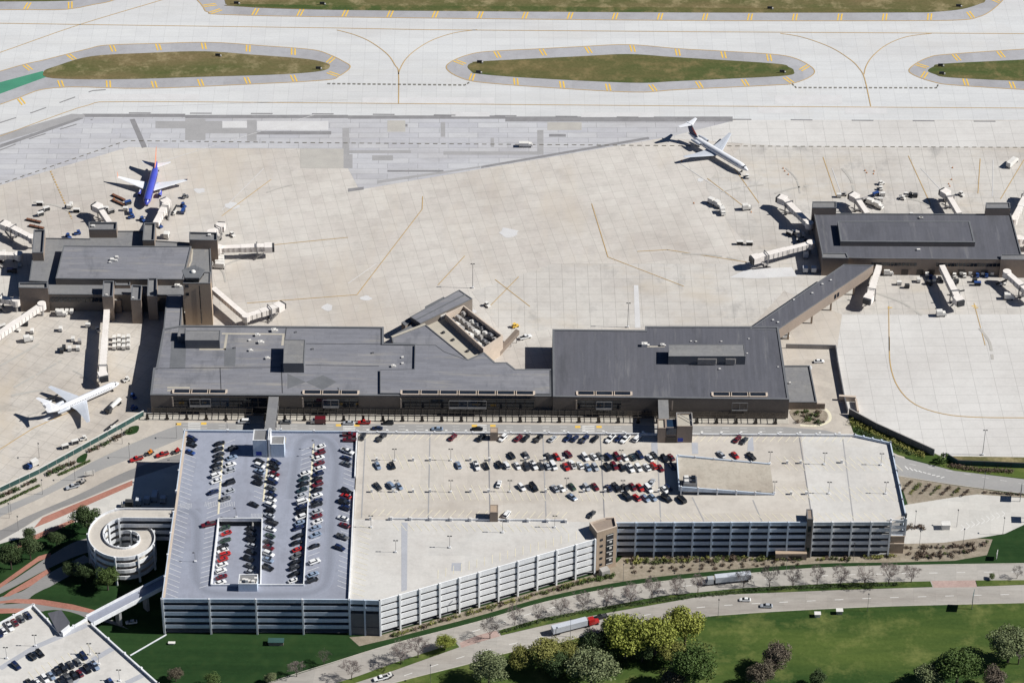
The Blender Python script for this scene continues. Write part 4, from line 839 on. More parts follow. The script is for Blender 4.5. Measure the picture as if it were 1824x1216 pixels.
for k in range(9):
    th = math.pi/2+.25+k*2*math.pi/9
    for r, zz in ((RO+.6, ZD+1.1-7*(th-math.pi/2)/6.283), (RI-.65, ZD+1.1-7*(th-math.pi/2)/6.283)): MB().box((C0.x+r*math.cos(th), C0.y+r*math.sin(th), 0), .7, .7, max(zz, 12), th).build('column', 'garage_white', sp)
xe = lerp(WO[0], WO[3], .47).x
for k, z in enumerate((ZD, ZD-3.5, ZD-7.0, ZD-10.5)):
    MB().prism([(C0.x-.5, C0.y+RI), (xe, C0.y+RI), (xe, C0.y+RO), (C0.x-.5, C0.y+RO)], z-.4, z-.01).build('link_deck', 'deck_cream' if not k else 'garage_slab', sp)
    for yy in (RI-.17, RO+.17): MB().beam((C0.x-.5, C0.y+yy, z-.75), (xe, C0.y+yy, z-.75), .35, 1.8).build('link_barrier', 'garage_white', sp)
# ------------------------------------------------ second garage at lower left
lg = thing('southwest_parking_garage', 'pale parking garage deck cut by the lower left picture corner', 'parking garage', P(150, 1180))
ZL = 9.5
LO = [Vector(p[:2]) for p in PP([(59, 1077), (108, 1128), (154, 1101), (163, 1111), (281, 1216), (345, 1275), (60, 1420), (-260, 1250)], ZL+1)]
MB().flat(LO, ZL).build('top_deck', 'deck_pale', lg)
for k in (1, 2): MB().flat(inset(LO, .5), ZL-3.3*k).build('floor_slab', 'garage_slab', lg)
for i, j, n, o_ in ((0, 1, 2, (1, 1, 0)), (1, 2, 2, (0, 1, 0)), (3, 4, 4, (1, 1, 0)), (4, 5, 2, (1, 1, 0)), (5, 6, 8, (0, -1, 0)), (6, 7, 8, (-1, -1, 0)), (7, 0, 9, (-1, 1, 0))): facade(lg, LO[i], LO[j], n, ZL+1.05, 3, 3.3, 1.8, 'garage_white', 'garage_white', out=Vector(o_), thick=.5)
for pts in ([(0, 1184), (205, 1155), (206, 1160), (0, 1194)],):
    pass
for q in ([(0, 1190), (62, 1152), (156, 1112)], [(130, 1216), (163, 1176), (205, 1152)], [(225, 1216), (258, 1200)]): b = MB(); strip(b, PP(q, ZL), 2.6, ZL+.02); b.build('deck_band', 'deck_band', lg)
bs = MB()
stalls(2, 1112, 56, 1083, 2.9, 5.2, R_(-57), ZL, bs); stalls(60, 1208, 165, 1158, 2.9, 5.0, R_(123), ZL, bs); stalls(60, 1208, 165, 1158, 2.9, 5.0, R_(-57), ZL, bs); tag(bs.build('stall_marking', 'stall_yellow', lg), kind='stuff')
gs = thing('glass_stair_house', 'green glass stair house with dark sloped roof beside the lower left garage', 'stair house', P(105, 1115))
q = [Vector(p[:2]) for p in PP([(88, 1093), (108, 1090), (122, 1110), (104, 1124)], ZL+1.5)]
MB().prism(q, 0, ZL+1.4).build('glass_wall', 'glass_green', gs); MB().prism(inset(q, -.5), ZL+1.4, [ZL+1.8, ZL+2.4, ZL+2.4, ZL+1.8]).build('roof', 'roof_dark', gs)
q = PP([(108, 1124), (123, 1112), (125, 1116), (112, 1127)], ZL+2); MB().prism(q, 0, ZL+2.2).build('entrance_portal', 'garage_white', gs)
rb = thing('garage_link_bridge', 'white sided road bridge linking the two parking garages', 'bridge', P(220, 1110))
a, c = P(160, 1105, ZL), P(300, 1032, ZL); d = (c-a).normalized(); n_ = Vector((-d.y, d.x, 0))*2.7
MB().beam((a.x, a.y, ZL-.5), (c.x, c.y, ZL-.5), 5.4, .52).build('deck', 'deck_blue', rb)
for s in (-1, 1): p, q = a+n_*s, c+n_*s; MB().beam((p.x, p.y, ZL-.9), (q.x, q.y, ZL-.9), .4, 2.0).build('parapet', 'garage_white', rb)
for t in (.35, .7): p = lerp(a, c, t); MB().box((p.x, p.y, 0), 1.2, 3, ZL-.5, math.atan2(d.y, d.x)).build('pier', 'garage_slab', rb)
# ------------------------------------------------ aircraft
def ringx(x, ry, rz, zc, n=16): return [(x, ry*math.cos(2*math.pi*k/n), zc+rz*math.sin(2*math.pi*k/n)) for k in range(n)]
AIR = ((0, 0), (.06, .42), (.3, .6), (.7, .32), (1, 0), (.7, -.2), (.3, -.35), (.06, -.25))
def wing(b, root, tip, c0, c1, t0, t1, vertical=False):
    rs = []
    for p, c, t in ((root, c0, t0), (lerp(Vector(root), Vector(tip), .5), lerp(c0, c1, .56), lerp(t0, t1, .5)), (tip, c1, t1)):
        p = Vector(p); rs.append([(p.x-u*c, p.y+(v*t if vertical else 0), p.z+(0 if vertical else v*t)) for u, v in AIR])
    b.loft(rs); return b
def aircraft(name, label, nose, tail, kind, zc):
    n, t = P(nose[0], nose[1], zc), P(tail[0], tail[1], zc+1); d = n-t; L = math.hypot(d.x, d.y); rz = math.atan2(d.y, d.x)
    mid = (n+t)/2; o = local(name, label, 'aircraft', (mid.x, mid.y, .1), rz)
    jet = kind != 'blue'; R = 1.95 if not jet else 1.7
    st = [(0, .06, -.25), (.012, .30, -.2), (.035, .55, -.14), (.065, .78, -.07), (.10, .93, -.02), (.14, 1, 0), (.40, 1, 0), (.68, 1, 0), (.76, .92, .06), (.84, .72, .2), (.92, .45, .38), (.97, .25, .5), (1, .08, .55)]
    rg = [ringx(L/2-s*L, R*m, R*m, zc+R*k) for s, m, k in st]
    bm = 'plane_blue' if kind == 'blue' else 'plane_white'
    fu = MB().loft(rg).build('fuselage', bm, o, True)
    if kind == 'blue':
        rg2 = [ringx(L/2-s*L, R*m*1.012, R*m*.99, zc+R*k-.06) for s, m, k in st[4:11]]
        half = [[p for p in r[9:16]] for r in rg2]
        b = MB(); i0 = 0
        for r in half: b.v += r
        for j in range(len(half)-1):
            for k in range(6): b.f.append((j*7+k, j*7+k+1, (j+1)*7+k+1, (j+1)*7+k))
        b.build('belly_stripe', 'plane_red', fu, True)
    # windows
    b = MB()
    for s in (-1, 1):
        x = L/2-.14*L
        while x > L/2-.72*L: b.box((x, s*R*.985, zc+R*.28), .26, .1, .36); x -= .85
    b.build('cabin_window', 'glass', fu)
    b = MB(); xx = L/2-.045*L
    for s in (-1, 1):
        b.poly([(xx+.25, s*.08, zc+R*.42), (xx-.75, s*.08, zc+R*.78), (xx-1.0, s*R*.62, zc+R*.56), (xx-.1, s*R*.52, zc+R*.30)])
        b.poly([(xx-.15, s*R*.55, zc+R*.30), (xx-1.1, s*R*.66, zc+R*.54), (xx-1.7, s*R*.84, zc+R*.45), (xx-1.1, s*R*.80, zc+R*.25)])
    b.build('cockpit_window', 'glass', fu)
    span = (34.3 if not jet else 32.5)/2; xr = L/2-(.36 if not jet else .47)*L
    sw = (8.2 if not jet else 8.0); zw = zc-R*.62
    wm = 'plane_white' if not jet else 'plane_grey'
    for s in (-1, 1):
        w_ = wing(MB(), (xr, s*R*.5, zw), (xr-sw, s*span, zw+1.5), 7.4, 1.7, .55, .16).build('wing', wm, o)
        wing(MB(), (xr-5.5, s*R*.7, zw+.06), (xr-6.3, s*span*.36, zw+.36), 2.6, 1.5, .2, .12).build('flap', 'plane_grey', w_)
        if not jet: wing(MB(), (xr-sw+.0, s*span, zw+1.5), (xr-sw-1.7, s*(span+.5), zw+3.9), 1.6, .6, .1, .06).build('winglet', 'plane_orange', w_)
        if not jet:
            ex, ey, ez, er, el = xr+2.6, s*5.0, zc-R*.95, .95, 4.2
        else: ex, ey, ez, er, el = L/2-.735*L, s*(R+.95), zc+R*.35, .78, 6.2
        e = MB().loft([[(ex-el*q, ey+r*er*math.cos(k*.524), ez+r*er*math.sin(k*.524)) for k in range(12)] for q, r in ((0, .86), (.05, 1), (.35, 1.03), (.75, .86), (1, .55))], False)
        e = e.build('engine', 'plane_blue' if not jet else 'plane_grey', o, True)
        MB().loft([[(ex-.05*el-.3*q, ey+.8*er*r*math.cos(k*.524), ez+.8*er*r*math.sin(k*.524)) for k in range(12)] for q, r in ((0, 1.05), (1, .9))]).build('fan', 'dark_metal', e)
        MB().beam((ex-el*.2, ey, ez+er*.6 if not jet else ez-.15), (ex-el*.75, ey if not jet else ey, ez+er*.6 if not jet else ez-.15), .35 if not jet else 1.2, .6 if not jet else .3).build('pylon', wm, e)
        if jet: MB().beam((ex-el*.5, s*R*.6, ez-.12), (ex-el*.5, s*(R+.4), ez-.12), 2.6, .28).build('pylon_root', 'plane_white', e)
        # main gear
        gx = xr-5.2; b = MB().tube((gx, s*2.6, zw), (gx, s*2.6, .5), .16)
        for q in (-.35, .35): b.tube((gx, s*2.6+q-.16, .5), (gx, s*2.6+q+.16, .5), .5, n=10)
        b.build('main_gear', 'rubber', o)
    gx = L/2-.10*L; b = MB().tube((gx, 0, zc-R*.8), (gx, 0, .4), .12)
    for q in (-.25, .25): b.tube((gx, q-.12, .4), (gx, q+.12, .4), .4, n=10)
    b.build('nose_gear', 'rubber', o)
    # tail
    xt = -L/2
    if kind == 'blue':
        wing(MB(), (xt+.255*L*.86, 0, zc+R*.7), (xt+.4, 0, zc+R+6.9), 6.2, 2.6, .35, .2, True).build('tail_fin', 'plane_orange', o)
        for s in (-1, 1): wing(MB(), (xt+.16*L, s*R*.3, zc+R*.55), (xt+.055*L, s*7.1, zc+R*.9), 4.2, 1.4, .3, .12).build('stabilizer', 'plane_white', o)
    else:
        top = zc+R+(5.2 if kind == 'md' else 4.6); fm = 'plane_navy' if kind == 'md' else 'plane_white'
        f = wing(MB(), (xt+.17*L, 0, zc+R*.75), (xt+.05*L, 0, top), 6.4, 4.0, .4, .3, True).build('tail_fin', fm, o)
        if kind == 'md':
            wing(MB(), (xt+.145*L, 0, zc+R*1.6), (xt+.075*L, 0, top-1.4), 3.2, 2.0, .44, .34, True).build('fin_emblem', 'plane_red', f)
        for s in (-1, 1): wing(MB(), (xt+.05*L+.6, s*.1, top), (xt+.05*L-2.2, s*6.0, top-.1), 3.6, 1.5, .25, .1).build('stabilizer', 'plane_white', o)
        MB().beam((xt+.05*L+1.0, 0, top-.1), (xt+.05*L-3.6, 0, top-.1), .5, .35).build('tail_bullet', 'plane_white', o)
    return o
aircraft('airliner', 'blue airliner with orange tail and white wings parked nose in at west gate', (260, 364), (279.5, 288), 'blue', 3.4)
aircraft('airliner', 'white rear engined airliner with dark red tail being pushed back', (1332.5, 303), (1226, 237), 'md', 3.3)
aircraft('airliner', 'white rear engined airliner with T tail parked beside the green fence', (212.5, 681), (84, 735), 'rj', 3.3)

# ------------------------------------------------ jet bridges
def jetbridge(label, inner, outer, cab=None, secs=2, rot=True, zt=7.0, elbow=None, stair=1, cabw=4.2):
    a, c = P(inner[0], inner[1], zt), P(outer[0], outer[1], zt)
    o = thing('jet_bridge', label, 'jet bridge', (a.x, a.y, 0), 0, 'passenger jet bridges')
    a.z = c.z = 0; pts = [a, c]
    if elbow: e = P(elbow[0], elbow[1], zt); e.z = 0; pts = [a, e, c]
    for q in range(len(pts)-1):
        p0, p1 = pts[q], pts[q+1]; d = (p1-p0).normalized(); L = (p1-p0).length
        ns = secs if q == len(pts)-2 else 1
        for k in range(ns):
            t0, t1 = max(k/ns-.04, 0), (k+1)/ns; wd = 2.7+.35*k if ns > 1 else 2.6; h = 2.6+.22*k
            u, v = p0+d*(L*t0), p0+d*(L*t1)
            s = MB().beam((u.x, u.y, 4.1-.11*k), (v.x, v.y, 4.1-.11*k), wd, h); s = s.build('tunnel_section', 'bridge_white', o)
            r = MB(); m = int(L*(t1-t0)/2.4); nn = Vector((-d.y, d.x, 0))
            for j in range(m+1):
                w_ = u+d*(.2+j*2.4)
                for sd in (-1, 1): x_ = w_+nn*sd*(wd/2+.05); r.beam((x_.x-d.x*.12, x_.y-d.y*.12, 4.15-.11*k), (x_.x+d.x*.12, x_.y+d.y*.12, 4.15-.11*k), .12, h-.05)
            tag(r.build('tunnel_rib', 'bridge_grey', s), kind='stuff')
    d = (pts[-1]-pts[-2]).normalized(); ang = math.atan2(d.y, d.x); nn = Vector((-d.y, d.x, 0)); L = (pts[-1]-pts[-2]).length
    if rot:
        MB().tube((a.x, a.y, 3.8), (a.x, a.y, 7.1), 2.0, n=12).build('rotunda', 'bridge_white', o); MB().tube((a.x, a.y, 0), (a.x, a.y, 3.8), .6, n=8).build('rotunda_column', 'bridge_grey', o)
    if elbow: e = pts[1]; MB().box((e.x, e.y, 0), 1, 1, 4).build('elbow_column', 'bridge_grey', o); MB().tube((e.x, e.y, 3.9), (e.x, e.y, 6.9), 1.9, n=10).build('elbow_joint', 'bridge_white', o)
    ca = ang+(cab or 0); cd = Vector((math.cos(ca), math.sin(ca), 0)); cp = pts[-1]+cd*1.0
    MB().box((cp.x, cp.y, 3.7), 3.6, cabw, 3.2, ca).build('cab', 'bridge_white', o)
    q = cp+cd*2.3; MB().box((q.x, q.y, 3.8), 1.1, cabw*.85, 2.9, ca).build('bellows', 'dark_metal', o)
    MB().box((*(cp+cd*1.81).to_2d(), 5.2), .05, cabw*.6, 1.0, ca).build('cab_window', 'glass', o)
    wp = pts[-1]-d*min(4.5, L*.25)
    b = MB()
    for s in (-1, 1): x_ = wp+nn*s*2.0; b.box((x_.x, x_.y, .9), .45, .45, 6.6, ang)
    b.beam(wp-nn*2.2+Vector((0, 0, .9)), wp+nn*2.2+Vector((0, 0, .9)), .6, .5).beam(wp-nn*2+Vector((0, 0, 7.3)), wp+nn*2+Vector((0, 0, 7.3)), .35, .3)
    b.build('lift_column', 'steel', o)
    for s in (-1, 1):
        x_ = wp+nn*s*1.2; MB().tube(x_+Vector((0, 0, .6))-nn*.3, x_+Vector((0, 0, .6))+nn*.3, .6, n=10).build('wheel', 'rubber', o)
    if stair:
        s0 = pts[-1]-d*1.0+nn*stair*2.3; s1 = s0-d*5.2; b = MB()
        b.beam((s0.x, s0.y, 3.8), (s1.x, s1.y, .1), .9, .25)
        for sd in (-1, 1): u, v = s0+nn*sd*.45, s1+nn*sd*.45; b.beam((u.x, u.y, 4.6), (v.x, v.y, .9), .08, .12)
        b.build('service_stair', 'bridge_grey', o)
    return o
JB = [('white jet bridge at far left upper edge of the west concourse', (57, 421), (12, 398), .1, 2, 1, None, 1), ('white jet bridge cut by the left edge beside dark service bay', (33, 451), (-18, 450), 0, 2, 1, None, 1),
      ('short jet bridge at left edge below the west concourse roof', (28, 533), (-8, 526), 0, 1, 1, None, 1), ('long white jet bridge reaching lower left from the tall brown block', (74, 540), (-22, 606), 0, 2, 1, None, -1),
      ('long straight jet bridge pointing down beside parked white luggage carts', (190, 550), (182, 662), .3, 2, 0, None, 1), ('short jet bridge left of the blue airliner', (195, 394), (176, 366), .5, 1, 0, None, -1),
      ('jet bridge docked to the right side of the blue airliner', (277, 395), (297, 358), .9, 2, 0, None, -1), ('small jet bridge stub behind the brown block right of the blue airliner', (376, 412), (392, 402), .6, 1, 1, None, -1),
      ('ribbed horizontal jet bridge on the right side of the west concourse', (389, 439), (474, 436), 0, 2, 1, None, -1), ('bent jet bridge with elbow beside the tan tower', (379.5, 511), (494, 543), .3, 2, 0, (438, 561), -1),
      ('jet bridge off the upper left corner of the east concourse', (1442, 396), (1397, 352), .5, 2, 1, None, -1), ('short jet bridge behind the middle of the east concourse', (1545, 378), (1525, 348), .5, 1, 0, None, -1),
      ('short jet bridge behind the right part of the east concourse', (1709, 378), (1687, 341), .5, 1, 0, None, -1), ('jet bridge leaving the upper right corner of the east concourse', (1806, 388), (1832, 340), 0, 2, 1, None, 1),
      ('jet bridge stub at right edge of the picture by the east concourse', (1816, 423), (1850, 424), 0, 1, 1, None, 1), ('ribbed jet bridge on the left side of the east concourse', (1444, 431), (1350, 455), 0, 2, 1, None, 1),
      ('jet bridge beside the diagonal corridor in front of the east concourse', (1566, 471), (1549, 525), -.2, 2, 0, None, 1), ('jet bridge in front of the middle of the east concourse', (1678, 471), (1706, 528), .2, 2, 0, None, 1),
      ('jet bridge in front of the right end of the east concourse', (1794, 483), (1832, 516), 0, 2, 1, None, 1)]
for l, i, o_, cb_, s, r, e, sd in JB: jetbridge(l, i, o_, cb_, s, bool(r), 7.0, e, sd)

# ------------------------------------------------ road vehicles
def hull(st, w_):
    rs = []
    for x, k, zl, zb in st:
        y = w_*k/2; rs.append([(x, -y*.9, zl), (x, y*.9, zl), (x, y, zl+(zb-zl)*.35), (x, y*.97, zl+(zb-zl)*.8), (x, y*.86, zb), (x, -y*.86, zb), (x, -y*.97, zl+(zb-zl)*.8), (x, -y, zl+(zb-zl)*.35)])
    return MB().loft(rs)
def house_(b, x0, x1, y, z0, X0, X1, Y, z1):
    b.loft([[(x0, -y, z0), (x1, -y, z0), (x1, y, z0), (x0, y, z0)], [(X0, -Y, z1), (X1, -Y, z1), (X1, Y, z1), (X0, Y, z1)]])
KIND = {  # hull stations, width, glasshouse, wheelbase
 'sedan': ([(-2.38, .82, .45, .78), (-2.2, .96, .25, .95), (-1.4, 1, .2, 1.0), (.9, 1, .2, .97), (1.8, .98, .22, .86), (2.25, .92, .3, .74), (2.4, .78, .4, .6)], 1.84, (-1.95, 1.2, .76, .95, -1.15, .25, .60, 1.44), 1.4, .33),
 'suv': ([(-2.35, .88, .5, 1.0), (-2.25, .98, .35, 1.12), (-1.4, 1, .28, 1.14), (.9, 1, .28, 1.12), (1.8, .98, .3, 1.02), (2.25, .93, .38, .92), (2.38, .8, .5, .75)], 1.94, (-2.3, 1.15, .84, 1.1, -2.0, .3, .70, 1.76), 1.42, .38),
 'pickup': ([(-2.85, .9, .55, 1.05), (-2.8, .98, .45, 1.1), (-.6, 1, .4, 1.1), (1.0, 1, .4, 1.12), (2.0, .98, .4, 1.08), (2.7, .95, .45, 1.0), (2.85, .82, .55, .85)], 1.98, (-.75, 1.35, .86, 1.08, -.55, .55, .72, 1.85), 1.75, .40),
 'van': ([(-2.6, .92, .45, 1.2), (-2.55, .98, .3, 1.3), (-1.4, 1, .28, 1.3), (1.2, 1, .28, 1.28), (2.1, .97, .3, 1.1), (2.5, .92, .4, .95), (2.6, .8, .5, .8)], 2.0, (-2.55, 1.6, .9, 1.25, -2.4, .9, .80, 2.0), 1.6, .36)}
PROTO = {}
for k, (st_, wd, gh, wb, wr) in KIND.items():
    b = hull(st_, wd); x0, x1, y, z0, X0, X1, Y, z1 = gh
    house_(b, X0-.04, X1+.04, Y+.03, z1-.02, X0+.12, X1-.1, Y-.06, z1+.06)
    if k == 'pickup': b.f = b.f; b.box((-1.85, .8, 1.08), 1.9, .12, .18).box((-1.85, -.8, 1.08), 1.9, .12, .18).box((-2.75, 0, 1.08), .12, 1.6, .18)
    for s in (-1, 1):
        for xa in (.38, .68) if k != 'pickup' else (.5,): xm = lerp(x0, x1, xa); b.beam((xm-.06, s*y*.97, z0), (xm-.06, s*(Y+.01), z0), .06, .02)
    body = b.mesh('body', 'paint_white', smooth=False)
    gb = MB(); house_(gb, *gh); glass = gb.mesh('window', 'glass')
    wh = MB().tube((0, -.12, 0), (0, .12, 0), wr, n=10).mesh('wheel', 'rubber')
    bed = None
    if k == 'pickup': bed = MB().box((-1.8, 0, 1.105), 1.85, 1.45, .02).mesh('cargo_bed', 'dark_metal')
    PROTO[k] = (body, glass, wh, wb, wr, wd, bed)
def vehicle(kind, colour, loc, ang, label, cat, group=None, parts=True):
    body, glass, wh, wb, wr, wd, bed = PROTO[kind]
    o = bpy.data.objects.new({'sedan': 'parked_car', 'suv': 'parked_suv', 'pickup': 'pickup_truck', 'van': 'van'}[kind], None); COL.objects.link(o)
    o.location = loc; o.rotation_euler = (0, 0, ang); tag(o, label, cat, group)
    s = random.uniform(1.0, 1.1); o.scale = (s, s, random.uniform(.97, 1.04))
    bo = bpy.data.objects.new('body', body); COL.objects.link(bo); bo.parent = o
    bo.material_slots[0].link = 'OBJECT'; bo.material_slots[0].material = MATS['paint_'+colour]
    go = bpy.data.objects.new('window', glass); COL.objects.link(go); go.parent = o
    if bed: q = bpy.data.objects.new('cargo_bed', bed); COL.objects.link(q); q.parent = o
    for sx in (-1, 1):
        for sy in (-1, 1):
            q = bpy.data.objects.new('wheel', wh); COL.objects.link(q); q.parent = o; q.location = (sx*wb, sy*(wd/2-.14), wr)
    return o
CC = dict(k='black', c='charcoal', n='navy blue', b='blue', t='dark teal', g='grey', s='silver', l='silver blue', w='white', r='red', m='maroon', e='green', o='gold')
KK = dict(s='sedan', u='suv', p='pickup', v='van')
CATS = dict(sedan='car', suv='car', pickup='pickup truck', van='van')
ORD = ['first', 'second', 'third', 'fourth', 'fifth', 'sixth', 'seventh', 'eighth', 'ninth', 'tenth', 'eleventh', 'twelfth', 'thirteenth', 'fourteenth', 'fifteenth']
def zf_west(x, y):
    if y > 893 and 466 < x < 548: return lerp(ZD, 15.4, min(1, (y-893)/150))
    if y > 926 and 376 < x < 467: return lerp(14.3, 15.4, min(1, (y-926)/117))
    return ZD
ROWS = []
def row(phrase, ang, region, txt, zf=None, z=ZD, order='y', group='cars parked on the garage decks'):
    """txt: 'x,y,colour+kind ...' measured in one enlargement"""
    rx, ry, sc_ = region; L = []
    for tk in txt.split():
        x, y, c = tk.split(','); a = ang
        if '@' in c: c, a = c.split('@'); a = float(a)
        L.append((rx+float(x)/sc_, ry+float(y)/sc_, CC[c[0]], KK[c[1]] if len(c) > 1 else random.choice(('sedan', 'sedan', 'suv')), a))
    ROWS.append((phrase, L, zf, z, order, group))
RA, RB_, RC, RD = (280, 750, 8.105), (450, 750, 8.105), (280, 890, 6.755), (450, 890, 6.757)
RE, RF, RG, RH, RL = (630, 750, 6.4), (860, 755, 8.384), (1030, 755, 8.386), (1140, 730, 7.015), (0, 1060, 5.7)
W = ' blue grey deck'
row('west wall row,'+W, -29, RA, '505,250,nu 500,330,ku 475,440,bs', order='y')
row('first divider left side,'+W, 30, RA, '900,315,k 880,400,k 890,475,c 880,545,k 860,625,k 860,690,g 850,775,w 850,860,w 810,1015,ns')
row('first divider right side,'+W, 30, RA, '1095,385,ku 1075,520,ls 1055,620,ws 1045,705,ss 1040,885,kv 1035,1005,ss 985,1110,gs')
row('second divider left side,'+W, -29, RA, '1480,570,ks 1480,640,wu 1480,720,ls 1460,800,cs 1450,880,ku 1395,1195,ks')
row('second divider right side,'+W, -29, RB_, '330,590,nu 310,665,ku 315,750,ms 295,810,ws 290,870,nu 270,960,gs 280,1045,ns 270,1120,ws', zf_west)
row('sloping ramp west side,'+W, -29, RD, '215,60,wu 210,125,ku 200,185,ss 230,265,kp 215,345,ws 210,425,es 195,500,cs 195,565,ms 195,645,wu 185,715,ls 185,810,ku', zf_west)
row('third divider left side,'+W, 30, RB_, '760,745,ws 735,825,ts 735,900,ks 710,985,ts 710,1065,ss', zf_west)
row('sloping ramp east side,'+W, 30, RD, '600,15,wv 590,75,ns 580,135,ku 575,205,wu 570,270,ls 550,330,ns 540,430,ks 530,510,ks 540,590,rs 525,670,gu 510,745,ks 505,810,cu 500,885,ks 490,965,ws', zf_west)
row('third divider right side,'+W, 30, RB_, '970,365,ws 970,450,mu 955,525,ws 960,600,ms 970,675,ws 945,755,nu 935,830,ks 935,905,mu 930,985,ks 925,1065,ws 935,1140,ns 930,1195,ku')
row('third divider right side near end,'+W, 30, RD, '775,135,ss 775,190,ms 780,255,ws 760,330,ls 755,415,ls 745,550,ks 745,740,wu 725,890,ls 720,960,ku')
row('east wall row,'+W, -29, RB_, '1400,190,mp@0 1400,265,mp@0 1370,430,wp 1350,525,ns 1350,610,gs 1350,1000,ku 1345,1075,rs 1320,1145,nu')
row('east wall row near half,'+W, -29, RD, '1100,25,ku 1115,90,nu 1085,215,ws 1105,300,ms 1080,440,gp 1050,570,nu')
row('sunken ramp west side,'+W, 30, RC, '815,330,es 830,395,rs 820,480,es 790,555,ks 790,605,ws 815,650,ru 790,710,rs 780,775,ws 770,850,wu 775,920,ms 760,990,ws', zf_west)
row('sunken ramp east side,'+W, -29, RC, '1130,345,ks 1130,400,cs 1120,470,ku 1140,545,ss 1130,620,ks 1100,700,ku 1120,790,gs 1130,865,ss', zf_west)
row('bay left of the sunken ramp,'+W, 20, RC, '615,292,mp')
E_ = ' cream deck'
row('back wall row,'+E_, 58, RE, '105,170,cs@75 320,180,cp 1130,180,ms 1455,185,ku', order='x')
row('middle row west end,'+E_, -72, RE, '275,500,ls 440,500,ku 1195,495,ls 1400,505,wp 1510,505,ks', order='x')
row('near row west end,'+E_, -62, RE, '275,735,cs 425,725,lu 520,735,ls', order='x')
row('back wall row behind the lift hut,'+E_, 58, RF, '300,205,wu 530,205,ms 640,205,ks 835,210,kp 1040,215,ss 1270,205,ns 1375,210,ns 1520,220,np', order='x')
row('upper middle row,'+E_, -64, RF, '430,465,ku 650,460,gs 985,480,cs 1105,480,rs 1275,445,mu 1530,490,wu', order='x')
row('lower middle row,'+E_, -68, RF, '250,600,ku 355,610,wu 515,615,ws 650,630,cu 760,610,wp 865,620,cs 965,620,ss 1055,620,wv 1245,630,rs 1340,600,wp 1455,610,ws 1570,640,ls', order='x')
row('near row upper side,'+E_, -62, RF, '240,890,ws@80 580,940,wu 760,940,kv 1080,955,ss 1175,950,ws 1335,930,es 1550,940,su', order='x')
row('near row lower side,'+E_, -50, RF, '1335,1080,ls', order='x')
row('back wall row near the brown stairs,'+E_, 58, RG, '250,215,ks 480,215,wp 600,210,ns 700,220,wp 880,210,wu', order='x')
row('upper middle row east half,'+E_, -64, RG, '235,480,ws 325,470,gs 450,480,nu 580,480,mu 695,490,ws 810,490,ts 920,460,nu 1070,500,ws 1135,460,ks 1285,510,ku 1390,490,ms', order='x')
row('lower middle row east half,'+E_, -66, RG, '255,640,su 435,640,ku 540,620,mu 650,640,ks 775,650,wp 900,650,wu 1030,640,ws 1130,620,ru 1230,650,ms 1400,620,ns', order='x')
row('near row upper side east half,'+E_, -62, RG, '255,930,ms 455,950,ns 570,940,kp 700,940,ks 815,930,ms 925,940,rs 1050,960,wv 1100,865,ss@70 1290,970,ws 1345,940,ns', order='x')
row('near row lower side east half,'+E_, -58, RG, '730,1080,kv 875,1090,rs 1005,1100,ls 1115,1090,ls 1320,1105,kv@-45 1545,1120,kv', order='x')
row('bays right of the brown stairs,'+E_, 58, RH, '1215,360,ms 1300,380,cs', order='x')
row('bays behind the raised exit ramp,'+E_, -60, RH, '1015,550,ss 1190,560,rs 1390,575,kp', order='x')
row('near the stair tower,'+E_, 60, (0, 0, 1), '1053.7,915,cs 903,915,wu@65', order='x')
V_ = ' lower left garage'
row('upper edge row,'+V_, -57, RL, '285,195,ns 215,230,gs 150,270,ms 95,310,wp 30,350,ws -10,385,ns', z=ZL, order='x')
row('middle bays,'+V_, -50, RL, '405,585,ku 325,615,ku 165,710,nu', z=ZL, order='x')
row('double row far side,'+V_, -57, RL, '850,610,nu 790,670,gs 715,700,cs 640,735,ku 580,765,ks 520,810,ls 455,840,wu 380,875,ws 300,880,ks', z=ZL, order='x')
row('double row near side,'+V_, -57, RL, '965,710,lp 885,745,ku 810,785,ms 750,810,ku 690,840,gp 620,870,ks 1125,875,bs', z=ZL, order='x')
random.seed(11)
for phrase, L, zf, z, order, group in ROWS:
    L.sort(key=(lambda t: t[1]) if order == 'y' else (lambda t: t[0]))
    cnt = {}
    for t in L: cnt[(t[2], t[3])] = cnt.get((t[2], t[3]), 0)+1
    seen = {}
    for x, y, c, k, a in L:
        zz = zf(x, y) if zf else z; p = P(x, y, zz+.75); seen[(c, k)] = seen.get((c, k), 0)+1
        frm = 'from far end' if order == 'y' else 'from left'
        lab = f'{c} {k} in {phrase}' if cnt[(c, k)] == 1 else f'{ORD[seen[(c, k)]-1]} {c} {k} {frm}, {phrase}'
        vehicle(k, c, (p.x, p.y, zz+.03), R_(a+random.uniform(-2, 2)+(180 if random.random() < .4 else 0)), lab, CATS[k], group)
